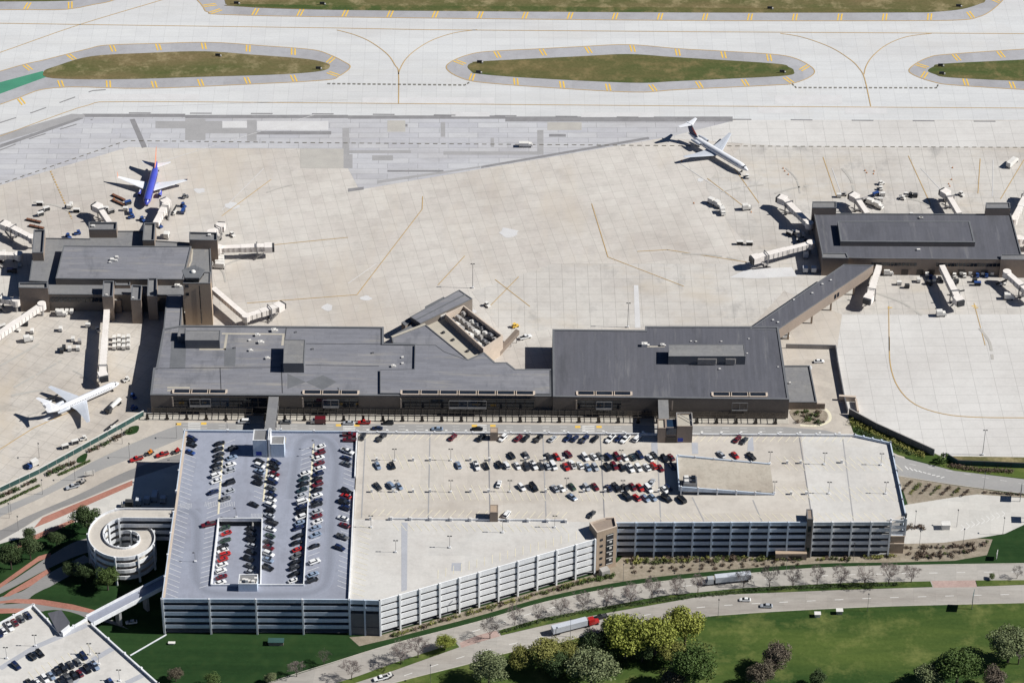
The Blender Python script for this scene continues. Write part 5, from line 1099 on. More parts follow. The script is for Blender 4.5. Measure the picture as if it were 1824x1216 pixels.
for x, y, c, k, ha, lab in ((434.6, 750.5, 'white', 'van', 180, 'white van at the kerb in the footbridge shadow'), (508.7, 751, 'grey', 'sedan', 180, 'grey sedan at the kerb right of the left footbridge'), (620.5, 752.5, 'silver', 'sedan', 180, 'silver sedan stopped at the kerb left of the red pickup'),
    (648.5, 752, 'red', 'pickup', 180, 'red pickup stopped on the terminal road'), (691.8, 752.5, 'black', 'suv', 180, 'long black suv right of the red pickup on the terminal road'), (672, 762, 'navy blue', 'sedan', 180, 'dark blue sedan half hidden behind the garage parapet'), (778.6, 763, 'silver blue', 'sedan', 180, 'silver blue sedan mostly hidden behind the cream deck back wall'),
    (850, 763, 'black', 'sedan', 180, 'black sedan on the terminal road by the lift hut'), (1327, 1067, 'white', 'sedan', 178, 'white sedan on the parkway, left of two cars'), (1365, 1078, 'silver', 'sedan', 178, 'silver sedan on the parkway, right of two cars'),
    (1069, 1098.5, 'black', 'pickup', 200, 'black pickup ahead of the red tractor on the parkway'), (243, 817, 'red', 'pickup', 205, 'red pickup towing an orange machine on the west road'), (289, 809, 'red', 'pickup', 205, 'red pickup towing a trailer nearest the garage'), (129, 866, 'silver', 'pickup', 205, 'silver pickup towing a trailer near the white sign'),
    (234, 1107, 'silver', 'sedan', 190, 'silver car in deep garage shade under the link bridge'), (1459, 643, 'white', 'sedan', 5, 'white car parked above the annex roof'), (1396, 598, 'white', 'van', 10, 'white van beside the terminal corner under the corridor'), (936, 600, 'white', 'pickup', 25, 'white pickup beside the covered loading stair'), (678, 1207, 'white', 'pickup', 200, 'white pickup with trailer at the bottom edge')):
    p = P(x, y, .7); vehicle(k, c, (p.x, p.y, .03), R_(ha), lab, CATS[k])

# ------------------------------------------------ trucks and ground equipment
def wheels(o, xs, y, r, w_=.3):
    for x in xs:
        for s in (-1, 1): MB().tube((x, s*y-w_/2, r), (x, s*y+w_/2, r), r, n=10).build('wheel', 'rubber', o)
def at(x, y): p = P(x, y, .8); return (p.x, p.y, .04)
def cabin(b, x0, x1, w_, z0, z1, sl=.4): b.loft([[(x0, -w_/2, z0), (x1, -w_/2, z0), (x1, w_/2, z0), (x0, w_/2, z0)], [(x0, -w_/2, lerp(z0, z1, .5)), (x1, -w_/2, lerp(z0, z1, .5)), (x1, w_/2, lerp(z0, z1, .5)), (x0, w_/2, lerp(z0, z1, .5))], [(x0, -w_/2*.9, z1), (x1-sl, -w_/2*.9, z1), (x1-sl, w_/2*.9, z1), (x0, w_/2*.9, z1)]]); return b
def semi(x, y, a, label, cabm, trm, L=15.2):
    o = local('semi_truck', label, 'semi truck', at(x, y), a)
    MB().beam((-L/2-1.2, 0, 1.25), (L/2-1.2, 0, 1.25), 2.6, 2.8).build('trailer', trm, o)
    MB().beam((-L/2-1, 0, .95), (L/2-1.5, 0, .95), 1.0, .3).build('trailer_frame', 'dark_metal', o)
    c = L/2+1.4
    b = cabin(MB(), c-1.8, c+.9, 2.5, .9, 3.5, .3); b.loft([[(c+.9, -1.1, .8), (c+2.9, -.9, .8), (c+2.9, .9, .8), (c+.9, 1.1, .8)], [(c+.9, -1.1, 2.0), (c+2.8, -.8, 1.8), (c+2.8, .8, 1.8), (c+.9, 1.1, 2.0)]]); b.build('cab', cabm, o)
    MB().box((c+.72, 0, 2.3), .25, 2.1, .9).build('windshield', 'glass', o)
    wheels(o, (-L/2+.2, -L/2+1.5, c-3.0, c-1.7, c+2.0), 1.05, .5); return o
semi(1300, 1033.5, hdg(1320, 1031, 1260, 1037), 'silver semi trailer truck on the upper parkway lanes behind bare trees', 'paint_silver', 'plane_grey')
semi(1019, 1118, hdg(984, 1128, 1062, 1108), 'red tractor with pale blue trailer on the parkway beside green trees', 'paint_red', 'plane_grey')
def boxtruck(x, y, a, label, body='white_metal', cab_='white_metal', L=6, name='service_truck', cat='truck', h=2.4, grp=None):
    o = local(name, label, cat, at(x, y), a, grp)
    MB().box((-.8, 0, .8), L-2.2, 2.3, h).build('cargo_box', body, o); b = cabin(MB(), L/2-1.8, L/2, 2.1, .6, 2.2, .5); b.build('cab', cab_, o)
    MB().box((L/2-.28, 0, 1.45), .2, 1.8, .55).build('windshield', 'glass', o); wheels(o, (-L/2+.6, L/2-1.1), .95, .42); return o
def tanker(x, y, a, label):
    o = local('fuel_truck', label, 'fuel truck', at(x, y), a)
    MB().loft([[(q, 1.2*k*math.cos(t*.524), 1.9+.95*k*math.sin(t*.524)) for t in range(12)] for q, k in ((-5, .8), (-4.7, 1), (2, 1), (2.3, .8))]).build('tank', 'white_metal', o, True)
    MB().beam((-5, 0, .7), (4.6, 0, .7), 1.4, .3).build('frame', 'dark_metal', o); cabin(MB(), 2.8, 5, 2.3, .7, 2.7, .4).build('cab', 'charcoal' if False else 'paint_charcoal', o)
    MB().box((4.85, 0, 1.75), .2, 1.9, .7).build('windshield', 'glass', o); wheels(o, (-4, -2.8, 3.8), 1.0, .5); return o
def tug(x, y, a, label, m='white_metal', grp='baggage tugs and tractors on the apron'):
    o = local('tug', label, 'tug', at(x, y), a, grp)
    b = MB().box((0, 0, .35), 3.2, 1.6, .65).box((-.9, 0, 1.0), 1.2, 1.5, .2); b.build('body', m, o)
    MB().box((-.5, 0, 2.0), 1.5, 1.5, .12).build('canopy', m, o); MB().box((.1, 0, 1.0), .1, 1.3, .9).build('windshield', 'glass', o); MB().box((-.6, 0, 1.0), .5, 1.1, .45).build('seat', 'rubber', o); wheels(o, (-1, 1), .75, .35); return o
def cart(x, y, a, label, m='white_metal', grp='baggage carts on the apron', cover=True):
    o = local('baggage_cart', label, 'baggage cart', at(x, y), a, grp)
    MB().box((0, 0, .45), 3.2, 1.6, .2).build('bed', 'dark_metal', o)
    if cover:
        MB().box((0, 0, 1.95), 3.2, 1.7, .12).build('roof', m, o); b = MB()
        for s in (-1, 1): b.box((s*1.5, 0, .65), .12, 1.6, 1.3)
        b.build('end_wall', m, o); MB().box((0, 0, .65), 2.6, 1.2, .7).build('luggage', 'dark_metal', o)
    else:
        for k in (-1, 0, 1): MB().box((k*1.0, 0, .65), .8, 1.2, .35).build('rack', 'rust', o)
    MB().beam((1.6, 0, .4), (2.3, 0, .4), .12, .1).build('tow_bar', 'dark_metal', o); wheels(o, (-1.1, 1.1), .7, .25, .2); return o
def loader(x, y, a, label, m='white_metal'):
    o = local('belt_loader', label, 'belt loader', at(x, y), a, 'belt loaders on the apron')
    MB().box((0, 0, .4), 3.8, 1.6, .6).build('body', m, o); MB().beam((-3.2, .1, .9), (3.6, .1, 2.6), .9, .25).build('belt', 'dark_metal', o); MB().box((-.9, -.5, 1.0), .8, .6, .9).build('operator_seat', m, o); wheels(o, (-1.2, 1.2), .75, .36); return o
def container(x, y, a, label, m='white_metal', grp=None):
    o = local('cargo_container', label, 'container', at(x, y), a, grp)
    MB().loft([[(-1.0, -.8, .5), (1, -.8, .5), (1, .8, .5), (-1, .8, .5)], [(-1, -.8, 1.6), (1.2, -.8, 1.1), (1.2, .8, 1.1), (-1, .8, 1.6)], [(-1, -.8, 2.1), (1.2, -.8, 2.1), (1.2, .8, 2.1), (-1, .8, 2.1)]]).build('shell', m, o)
    MB().box((0, 0, .35), 2.4, 1.6, .14).build('dolly', 'dark_metal', o); wheels(o, (-.8, .8), .6, .2, .15); return o
boxtruck(936, 259, 0, 'white service truck alone on the patched grey apron', L=7, h=1.8)
boxtruck(567.4, 751, math.pi, 'shuttle truck with white cab and maroon box on the terminal road', 'paint_maroon', L=7)
boxtruck(1803, 291, hdg(1790, 303, 1816, 280), 'long white truck at the right edge above the east concourse', L=9)
boxtruck(58.7, 828, hdg(70, 822, 48, 833), 'truck with blue cab and white body near the green fence', 'white_metal', 'paint_blue', 5.4)
tanker(202.6, 724, hdg(214, 714, 192, 735), 'white fuel truck beside the parked white airliner')
tug(1331, 314, hdg(1330, 318, 1331, 306), 'white pushback tug at the nose of the dark tailed airliner'); tug(225, 676, hdg(235, 671, 214, 680), 'white pushback tug at the nose of the white airliner by the fence')
for x, y, m, h, lab in ((1269, 361, 'white_metal', -40, 'first white truck of a curved cluster left of the east concourse'), (1279, 366, 'white_metal', -50, 'middle white truck of a curved cluster left of the east concourse'), (1287, 378, 'white_metal', -80, 'lower white truck of a curved cluster left of the east concourse'),
    (1330, 371, 'white_metal', 10, 'white truck parked left of the upper left jet bridge of the east concourse'), (1552, 362, 'white_metal', -30, 'white truck behind the east concourse between jet bridges'), (1565, 368, 'white_metal', -40, 'white truck behind the east concourse close to the roof edge'), (1676, 560, 'white_metal', 5, 'white truck in front of the east concourse middle jet bridge'), (1797, 530, 'white_metal', 0, 'white truck in front of the right end of the east concourse'),
    (1582, 487, 'white_metal', 0, 'white truck beside the jet bridge next to the diagonal corridor'), (1425, 419, 'bridge_grey', 0, 'grey service truck against the west wall of the east concourse'), (265, 412, 'white_metal', 80, 'white truck behind the narrow brown block'), (297, 438-18, 'white_metal', 85, 'white box truck right of the narrow brown block'), (51, 605, 'white_metal', 20, 'white van alone on the west apron'), (110, 560, 'white_metal', 0, 'white truck under the west concourse front')):
    boxtruck(x, y, R_(h), lab, m, 'white_metal', 5)
for k in range(4): boxtruck(388+k*.3, 461+k*4.6, R_(176), ORD[k]+' from the top of four white trucks right of the west concourse', L=6.4, grp='white trucks lined up right of the west concourse')
for k, (x, y) in enumerate(((247.5, 894), (262.5, 891), (276, 884), (291, 890))): boxtruck(x, y, R_(88), ORD[k]+' truck from the left of four parked in the garage shadow', 'plane_grey', 'plane_grey', 7 if k == 2 else 4.5)
boxtruck(227, 899, R_(180), 'white truck with dark bed beside the spiral ramp', 'dark_metal', 'white_metal', 5.5)
k = 0
for x, y, h in ((148.5, 780.5, 205), (133.6, 787.4, 205), (116, 795.4, 205)): (tug if k == 0 else cart)(x, y, R_(h), ('white tug leading two carts along the green fence', 'front white cart of the train along the green fence', 'rear white cart of the train along the green fence')[k]); k += 1
for x, y, m, lab in ((1570, 326, 'white_metal', 'white tug alone above the east concourse, upper of two'), (1569, 335, 'white_metal', 'white tug alone above the east concourse, lower of two'), (1623, 348, 'dark_metal', 'small dark tug between jet bridges above the east concourse'), (1713, 346, 'white_metal', 'white tug beside the right upper jet bridge of the east concourse'), (918, 580, 'yellow_paint', 'yellow tractor beside the covered loading stair'), (868, 543, 'white_metal', 'white tug at the corner of the plant yard'),
    (234, 386, 'paint_blue', 'blue tug in front of the blue airliner nose, left'), (254, 391, 'paint_blue', 'blue tug in front of the blue airliner nose, right'), (327, 366, 'paint_blue', 'blue tug right of the docked jet bridge'), (138, 415, 'paint_blue', 'large blue tug above the west concourse roof'), (122, 421, 'paint_blue', 'small blue tug above the west concourse roof'), (285, 402, 'paint_blue', 'blue tug at the foot of the docked jet bridge'), (414, 418, 'white_metal', 'pale tug at the right of the brown block corner'), (238, 706, 'paint_blue', 'blue tug in the terminal shadow, upper'), (239, 726, 'paint_blue', 'blue tug in the terminal shadow, lower'), (330, 350, 'steel', 'grey tug with raised arm right of the docked jet bridge')):
    tug(x, y, R_(random.choice((30, 90, 200, -50))), lab, m)
cart(326, 377, R_(80), 'blue cart right of the docked jet bridge', 'paint_blue'); cart(233, 378, R_(100), 'blue cart left of the airliner nose', 'paint_blue'); cart(1318, 433, R_(0), 'left white cart of a pair left of the east concourse'); cart(1335, 434, R_(0), 'right white cart of a pair left of the east concourse')
for x, y, q in ((210, 351, 'upper'), (210, 360, 'lower')):
    for k in range(3): cart(x-6+k*7, y-3.4+k*3.2, R_(-38), f'{ORD[k]} rust cart from the left, {q} train beside the blue airliner', 'rust', cover=False)
for x, y, q in ((60, 392, 'upper'), (65, 403, 'lower')):
    for k in range(3): cart(x-8+k*8, y-1.5+k*1.8, R_(-18), f'{ORD[k]} rust cart from the left, {q} train near the far left jet bridge', 'rust', cover=False)
for k in range(4):
    for j in range(3): container(203.5+k*8.4, 603+j*8.2+(k % 2)*-1.5, R_(90), f'{ORD[k]} from left, {ORD[j]} from top of the white container block', 'white_metal', 'white containers parked by the terminal shadow')
for x, y, m, lab in ((130, 605, 'white_metal', 'white container at the top of the group left of the straight jet bridge'), (142, 609, 'bridge_grey', 'tall grey container in the group left of the straight jet bridge'), (124, 622, 'white_metal', 'white container in the middle of the group left of the straight jet bridge'), (139, 621, 'white_metal', 'lower right white container of the group left of the straight jet bridge'), (110, 625, 'dark_metal', 'leftmost dark container of the group left of the straight jet bridge'), (114, 620, 'dark_metal', 'second dark container of the group left of the straight jet bridge')): container(x, y, R_(95), lab, m, 'containers left of the straight jet bridge')
for k in range(4): container(101+k*8.5, 548, R_(90), ORD[k]+' white container from the left under the west concourse front', grp='containers under the west concourse')
for k in range(4): container(102+k*8.5, 556, R_(90), ORD[k]+' white container from the left, nearer row under the west concourse', grp='containers under the west concourse')
for k, x in enumerate((1651, 1658, 1664, 1700, 1712, 1718, 1728, 1741, 1750, 1757, 1767)): (tug if k % 2 else cart)(x, 488+(k % 3)*5 if x < 1690 else 486+(k % 2)*4, R_(85), f'{ORD[k]} vehicle from left along the east concourse front', 'paint_blue' if k in (1, 7, 9) else 'white_metal')
for x, y, lab in ((1435, 455, 'pale service truck in shade by the east concourse corner, upper'), (1434, 481, 'pale service truck in shade by the east concourse corner, left'), (1449, 481, 'pale service truck in shade by the east concourse corner, right')): boxtruck(x, y, R_(90), lab, 'plane_grey', 'plane_grey', 4.6)
loader(200, 760, hdg(190, 766, 213, 754), 'long belt loader beside the green fence'); loader(310, 378, R_(70), 'white stair loader beside the docked jet bridge'); loader(1556, 357, R_(-50), 'belt loader between jet bridges behind the east concourse'); loader(1785, 505, R_(20), 'belt loader under the right front jet bridge'); loader(1704, 523, R_(0), 'belt loader beside the middle front jet bridge'); loader(90, 712, R_(20), 'dark belt loader at the white airliner tail', 'dark_metal')
def trailer(x, y, a, label, m):
    o = local('equipment_trailer', label, 'trailer', at(x, y), a); MB().box((0, 0, .5), 4.2, 1.9, .25).build('bed', 'dark_metal', o); b = MB().box((-.4, 0, .75), 1.8, 1.3, .8).box((-.8, 0, 1.5), .8, 1.1, .6); b.build('machine', m, o)
    MB().beam((2.1, 0, .5), (3.2, 0, .5), .15, .12).build('tow_bar', 'steel', o); wheels(o, (-.5, .5), .9, .32); return o
trailer(266, 806, hdg(276, 802, 256, 811), 'trailer carrying an orange machine on the west road', 'orange'); trailer(314, 803, hdg(322, 800, 306, 807), 'trailer carrying a red machine beside the garage corner', 'paint_red'); trailer(145, 857, hdg(155, 852, 135, 862), 'trailer behind the silver pickup on the west road', 'bridge_grey'); trailer(692, 1203, hdg(700, 1200, 685, 1207), 'trailer behind the white pickup at the bottom edge', 'white_metal')
def cone(x, y, lab='small orange traffic cone standing on the apron'):
    o = local('traffic_cone', lab, 'traffic cone', at(x, y), 0, 'traffic cones on the apron'); MB().tube((0, 0, .05), (0, 0, .9), .3, .05, 8).build('cone_body', 'orange', o); MB().box((0, 0, 0), .7, .7, .06).build('base', 'rubber', o)
for x, y in ((1395, 298), (1398, 303), (1404, 309), (1541, 302), (1544, 306), (1556, 308), (1557, 303), (1697, 297), (1695, 318), (1690, 326), (1692, 330), (1214, 285), (1338, 376), (1236, 360), (203, 352)): cone(x, y)

random.seed(31)
for gx, gy, gw, gh, n, where in ((150, 372, 90, 22, 10, 'gates above the west concourse'), (20, 470, 22, 40, 6, 'gates left of the west concourse'), (110, 585, 120, 22, 8, 'apron below the west concourse'), (1420, 420, 20, 50, 6, 'gates left of the east concourse'), (1620, 350, 150, 16, 10, 'gates above the east concourse'), (1660, 505, 130, 18, 12, 'gates below the east concourse')):
    for k in range(n):
        x, y = gx+random.uniform(-gw, gw)*.9, gy+random.uniform(-gh, gh)*.5; q = random.random()
        if q < .45: cart(x, y, R_(random.choice((0, 30, 90, 140))), 'small baggage cart among the clutter at the '+where, random.choice(('white_metal', 'bridge_grey', 'paint_blue')), 'service clutter at the '+where)
        elif q < .7: tug(x, y, R_(random.uniform(0, 360)), 'small tug among the clutter at the '+where, random.choice(('white_metal', 'bridge_grey', 'dark_metal')), 'service clutter at the '+where)
        else: container(x, y, R_(random.choice((0, 90))), 'small container among the clutter at the '+where, random.choice(('white_metal', 'dark_metal')), 'service clutter at the '+where)
# ------------------------------------------------ trees and planting
def leaves(b, c, r, n, size, flat=.85):
    for _ in range(n):
        while True:
            d = Vector((random.uniform(-1, 1), random.uniform(-1, 1), random.uniform(-1, 1)))
            if .05 < d.length < 1: break
        d = d.normalized()*(d.length**.45)
        p = Vector(c)+Vector((d.x*r, d.y*r, d.z*r*flat)); u = (d.normalized()+Vector((random.gauss(0, 1), random.gauss(0, 1), random.gauss(0, 1)))*.55).normalized()
        v = u.orthogonal().normalized(); w_ = u.cross(v); s = size*random.uniform(.6, 1.3)
        b.poly([p-v*s, p+w_*s*.7, p+v*s, p-w_*s*.7])
def limb(b, a, d, L, r, depth, tips):
    e = a+d*L; b.tube(a, e, r, r*.62, 5, False)
    if depth == 0: tips.append(e); return
    for k in range(3 if depth > 1 else 3):
        q = (d+Vector((random.uniform(-1, 1), random.uniform(-1, 1), random.uniform(-.25, .7)))*.75).normalized()
        limb(b, a+d*L*random.uniform(.6, 1), q, L*random.uniform(.6, .8), r*.55, depth-1, tips)
def tree_proto(h, kind):
    """unit tree: height h, crown of leaf clumps on real limbs"""
    t = MB(); tips = []; a = Vector((0, 0, 0)); t.tube(a, (0, 0, h*.28), h*.028, h*.02, 7)
    if kind == 'cone':
        t.tube((0, 0, h*.28), (0, 0, h*.95), h*.02, .03, 6, False); b = MB()
        for k in range(46):
            z = random.uniform(.08, 1)*h; rr = (1-z/h)*h*.30+.3; th = random.uniform(0, 6.3); q = rr*random.uniform(.45, 1)
            leaves(b, (q*math.cos(th), q*math.sin(th), z), h*.075, 34, h*.022, .7)
    else:
        for k in range(5):
            th = k*1.257+random.uniform(-.3, .3); limb(t, Vector((0, 0, h*random.uniform(.2, .3))), Vector((math.cos(th)*.75, math.sin(th)*.75, 1)).normalized(), h*.24, h*.014, 2, tips)
        limb(t, Vector((0, 0, h*.27)), Vector((.1, 0, 1)).normalized(), h*.26, h*.016, 2, tips); b = MB()
        for e in tips:
            if random.random() < .12: continue
            leaves(b, e+Vector((0, 0, -.02*h)), h*random.uniform(.10, .17), 120, h*.0185)
        for k in range(9): th = random.uniform(0, 6.28); q = random.uniform(.1, .3)*h; leaves(b, (q*math.cos(th), q*math.sin(th), h*random.uniform(.4, .75)), h*.18, 220, h*.0185)
    return t.mesh('trunk', 'bark'), b.mesh('crown', 'leaf_green')
def bare_proto(h):
    t = MB().tube((0, 0, 0), (0, 0, h*.25), h*.022, h*.017, 6); b = MB(); tips = []
    for k in range(8):
        th = k*.785+random.uniform(-.2, .2); limb(b, Vector((0, 0, h*random.uniform(.18, .34))), Vector((math.cos(th)*.55, math.sin(th)*.55, 1)).normalized(), h*.30, h*.008, 3, tips)
    bb = MB(); bb.v, bb.f = b.v, b.f
    for e in tips:
        for _ in range(5):
            d = Vector((random.gauss(0, 1), random.gauss(0, 1), random.uniform(0, 1.2))).normalized()*h*.09; n = d.orthogonal().normalized()*.035; bb.poly([e-n, e+n, e+d])
    return t.mesh('trunk', 'bark'), bb.mesh('crown', 'twig')
random.seed(21)
TREES = {'round': [tree_proto(10, 'round') for _ in range(4)], 'cone': [tree_proto(10, 'cone') for _ in range(2)], 'bare': [bare_proto(8) for _ in range(3)]}
def tree(x, y, r, kind, leaf, label, group, name=None):
    """x, y: crown middle in the photo; r: crown radius there in pixels"""
    wide = {'round': .40, 'cone': .30, 'bare': .42}[kind]; base_h = 8 if kind == 'bare' else 10
    s_px = F/(DIST*.9); R = r*1.2/s_px; H = R/wide; k = H/base_h
    p = P(x, y, H*.55)
    t, c = random.choice(TREES[kind]); o = local(name or {'round': 'leafy_tree', 'cone': 'conifer_tree', 'bare': 'bare_tree'}[kind], label, 'tree', (p.x, p.y, 0), random.uniform(0, 6.28), group)
    o.scale = (k*random.uniform(.88, 1.15), k*random.uniform(.88, 1.15), k*random.uniform(.9, 1.1))
    q = obj('trunk', t, o); q = obj('crown', c, o)
    if leaf: q.material_slots[0].link = 'OBJECT'; q.material_slots[0].material = MATS[leaf]
    return o
z8 = lambda x, y: (700+x/2.923, 960+y/2.923); z7 = lambda x, y: (1300+x/3.481, 960+y/3.481); z2 = lambda x, y: (x/3.62, 880+y/3.62)
GT = 'leafy trees on the lawn below the parkway'
for x, y, r, l, lab in ((270, 530, 13, 'leaf_yellow', 'small bright green tree on the tip of the left median'), (500, 655, 26, 'leaf_grey', 'grey green tree at lower left of the tree belt'), (660, 605, 20, 'leaf_olive', 'round olive tree second from the left of the belt'), (800, 585, 25, 'leaf_olive', 'wide olive tree left of the semi trailer'), (925, 575, 19, 'leaf_olive', 'olive tree below the semi trailer'), (1035, 545, 22, 'leaf_dark', 'dark tree below the red tractor'),
                     (1140, 445, 20, 'leaf_grey', 'grey green tree beside the red tractor'), (1215, 485, 36, 'leaf_yellow', 'large yellow green tree, left of the bright three'), (1370, 475, 34, 'leaf_yellow', 'large yellow green tree, middle of the bright three'), (1525, 435, 31, 'leaf_yellow', 'bright yellow green tree, right of the bright three'), (1035, 655, 31, 'leaf_grey', 'broad grey green tree near the bottom edge'), (1450, 575, 20, 'leaf_olive', 'small olive tree below the bright three'),
                     (1570, 660, 34, 'leaf_green', 'dark green tree right of the grassy gap'), (1480, 700, 24, 'leaf_brown', 'brownish tree at the bottom edge'), (960, 700, 16, 'leaf_green', 'small green tree at the bottom edge'), (850, 640, 22, 'leaf_dark', 'dark bushy tree under the olive pair'), (1300, 560, 20, 'leaf_dark', 'dark tree in shade between the bright three'), (1110, 560, 20, 'leaf_dark', 'dark tree in shade left of the bright three')):
    tree(*z8(x, y), r, 'round', l, lab, GT)
for x, y, r, k, l, lab in ((285, 725, 21, 'round', 'leaf_brown', 'purple brown tree alone on the lower lawn'), (190, 835, 20, 'round', 'leaf_brown', 'brownish tree at bottom edge left of the lone purple one'), (545, 865, 13, 'round', 'leaf_dark', 'small dark tree at the bottom edge of the lawn'), (1420, 775, 29, 'round', 'leaf_green', 'wide dark green tree at lower right'), (1740, 635, 29, 'round', 'leaf_grey', 'tall grey green tree at the right edge'), (1250, 850, 21, 'round', 'leaf_grey', 'grey green tree at the bottom edge lower right'), (1640, 860, 18, 'round', 'leaf_brown', 'brown tree at the bottom right'), (1800, 690, 20, 'bare', None, 'bare tree at the right edge'), (1660-350, 815, 18, 'round', 'leaf_dark', 'dark shrubby tree left of the wide dark tree')):
    tree(*z7(x, y), r, k, l, lab, GT)
for x, y, r, l, lab in ((565, 170, 23, 'leaf_dark', 'dark tree touching the spiral ramp upper left'), (185, 262, 12, 'leaf_dark', 'slim dark tree, top of the west lawn group'), (190, 350, 18, 'leaf_dark', 'dark tree in the middle of the west lawn group'), (65, 400, 22, 'leaf_dark', 'large dark tree at the left edge'), (362, 285, 14, 'leaf_dark', 'dark tree near the loop road'), (445, 475, 14, 'leaf_dark', 'left of three dark trees in front of the spiral ramp'), (545, 495, 17, 'leaf_dark', 'middle of three dark trees in front of the spiral ramp'), (690, 545, 19, 'leaf_green', 'right of three dark trees in front of the spiral ramp'), (840, 150, 9, 'leaf_dark', 'small dark tree behind the spiral ramp right'), (730, 175, 10, 'leaf_dark', 'small dark tree behind the spiral ramp left')):
    tree(*z2(x, y), r*.84, 'round', l, lab, 'dark trees around the spiral ramp').scale.z *= 1.2
for x, y, r, k, l, lab in ((312, 1199, 11, 'round', 'leaf_brown', 'purple brown tree on the lawn below the garage'), (378, 1211, 12, 'round', 'leaf_green', 'green tree at the bottom edge below the garage'), (482, 1205, 9, 'round', 'leaf_grey', 'small grey green tree at the bottom left lawn'), (528, 1190, 12, 'bare', None, 'bare tree left of the parkway at the bottom'), (577, 1170, 11, 'bare', None, 'bare tree beside the parkway verge'), (626, 1192, 15, 'bare', None, 'larger bare tree at the left start of the median')):
    tree(x, y, r, k, l, lab, 'trees on the lower left lawn')
bt = [z8(*a) for a in ((40, 590), (130, 560), (505, 465), (635, 400), (755, 385), (875, 352), (990, 325), (1115, 298), (1240, 282), (1350, 255), (1480, 245), (1590, 232))]+[z7(*a) for a in ((90, 240), (250, 235), (395, 235), (545, 225), (690, 230), (840, 220), (990, 215), (1130, 215))]
for k, (x, y) in enumerate(sorted(bt)): tree(x, y, random.uniform(12.5, 16.5), 'bare', None, f'{(ORD+["sixteenth", "seventeenth", "eighteenth", "nineteenth", "twentieth"])[k]} bare purplish tree from the left along the median', 'bare trees along the parkway median')
tree(*z7(1625, 225), 5, 'round', 'leaf_grey', 'small sapling on the right median, left of two', 'saplings on the right median'); tree(*z7(1785, 205), 9, 'bare', None, 'small sapling on the right median, right of two', 'saplings on the right median')
def shrub_proto():
    b = MB()
    for k in range(5): th = random.uniform(0, 6.3); q = random.uniform(0, .5); leaves(b, (q*math.cos(th), q*math.sin(th), random.uniform(.3, .6)), .5, 16, .17, .8)
    return b.mesh('shrub', 'shrub_green')
SH = [shrub_proto() for _ in range(5)]
def shrub(x, y, s, leaf, label, group, sz=1):
    p = P(x, y, .4*s); o = obj('shrub', random.choice(SH)); o.location = (p.x, p.y, .02); o.rotation_euler = (0, 0, random.uniform(0, 6.3)); o.scale = (s*random.uniform(.8, 1.3), s*random.uniform(.8, 1.3), s*sz*random.uniform(.8, 1.2))
    o.material_slots[0].link = 'OBJECT'; o.material_slots[0].material = MATS[leaf]; tag(o, label, 'shrub', group)
def groundcover(pts, step, s, leaf, label, jit=1.0):
    b = MB(); q = curve(pts, 8)
    for a, c in zip(q[:-1], q[1:]):
        n = max(1, int(math.hypot(c[0]-a[0], c[1]-a[1])/step*2))
        for k in range(n):
            p = P(lerp(a[0], c[0], k/n)+random.uniform(-jit, jit), lerp(a[1], c[1], k/n)+random.uniform(-jit, jit)*.6); leaves(b, (p.x, p.y, .3*s), s*random.uniform(.5, .9), 26, .2*s**.5, .7)
    tag(b.build('groundcover', leaf), label, 'plants', kind='stuff')
def shrub_line(pts, step, s, leafs, label, group, jit=1.0):
    q = curve(pts, 8); acc = 0
    for a, c in zip(q[:-1], q[1:]):
        L = math.hypot(c[0]-a[0], c[1]-a[1]); t = 0
        while acc+L-t >= step:
            t += step-acc; acc = 0; u = t/L
            if random.random() < .9: shrub(lerp(a[0], c[0], u)+random.uniform(-jit, jit), lerp(a[1], c[1], u)+random.uniform(-jit, jit)*.6, s*random.uniform(.7, 1.3), random.choice(leafs), label, group)
        acc += L-t
G2 = ('shrub_green', 'shrub_brown', 'leaf_olive')
shrub_line([(690, 1133), (850, 1087), (974, 1052), (1055, 1029)], 7.5, 1.5, G2, 'low shrub in the mulch strip below the diagonal garage side', 'shrubs below the diagonal garage side', 2)
shrub_line([(990, 1050), (1055, 1032), (1100, 1022)], 6, 1.6, ('leaf_green', 'shrub_green'), 'green shrub beside the foot of the stair tower', 'shrubs by the stair tower', 2)
for dy, st_ in ((0, 9), (5, 11), (15, 18), (22, 24)): shrub_line([(1108, 996+dy), (1250, 993+dy*.9), (1430, 991+dy*.55)], st_, 1.6 if dy < 10 else 1.1, G2 if dy < 10 else ('shrub_brown',), 'low shrub in the wide mulch bed before the banded garage front', 'shrubs before the banded garage front', 2)
shrub_line([(1450, 995), (1520, 993), (1600, 988)], 8, 1.4, G2, 'low shrub in the mulch strip at the garage right end', 'shrubs at the garage right end', 3)
for a in ([(1606, 975), (1700, 972), (1760, 965)], [(1610, 985), (1680, 984), (1740, 978)], [(1625, 992), (1700, 988)]): shrub_line(a, 9, 1.5, ('shrub_green', 'shrub_brown', 'shrub_brown'), 'shrub in the mulch bed right of the tan corner block', 'shrubs right of the corner block', 3)
for k in range(7):
    x, y = 1610+k*17, 858+k*2.5; shrub_line([(x+16, y-4), (x+8, y+4), (x-6+k, y+19-k*1.6)], 4.2, 1.1, (('shrub_brown',), ('shrub_green', 'leaf_olive'))[k % 2], 'shrub in the slanting planted rows beside the east road', 'shrubs in slanting rows', .8)
shrub_line([(1750, 876), (1824, 880)], 5, .9, ('shrub_brown',), 'small brown shrub in the row by the east road sign', 'shrubs by the east road sign', .5)
for x, y in ((1617, 938), (1623, 936), (1630, 938), (1638, 937), (1644, 939), (1614, 941)): shrub(x, y, 1.7, 'shrub_brown', 'brown shrub in the small bed on the pale exit paving', 'shrubs on the exit paving')
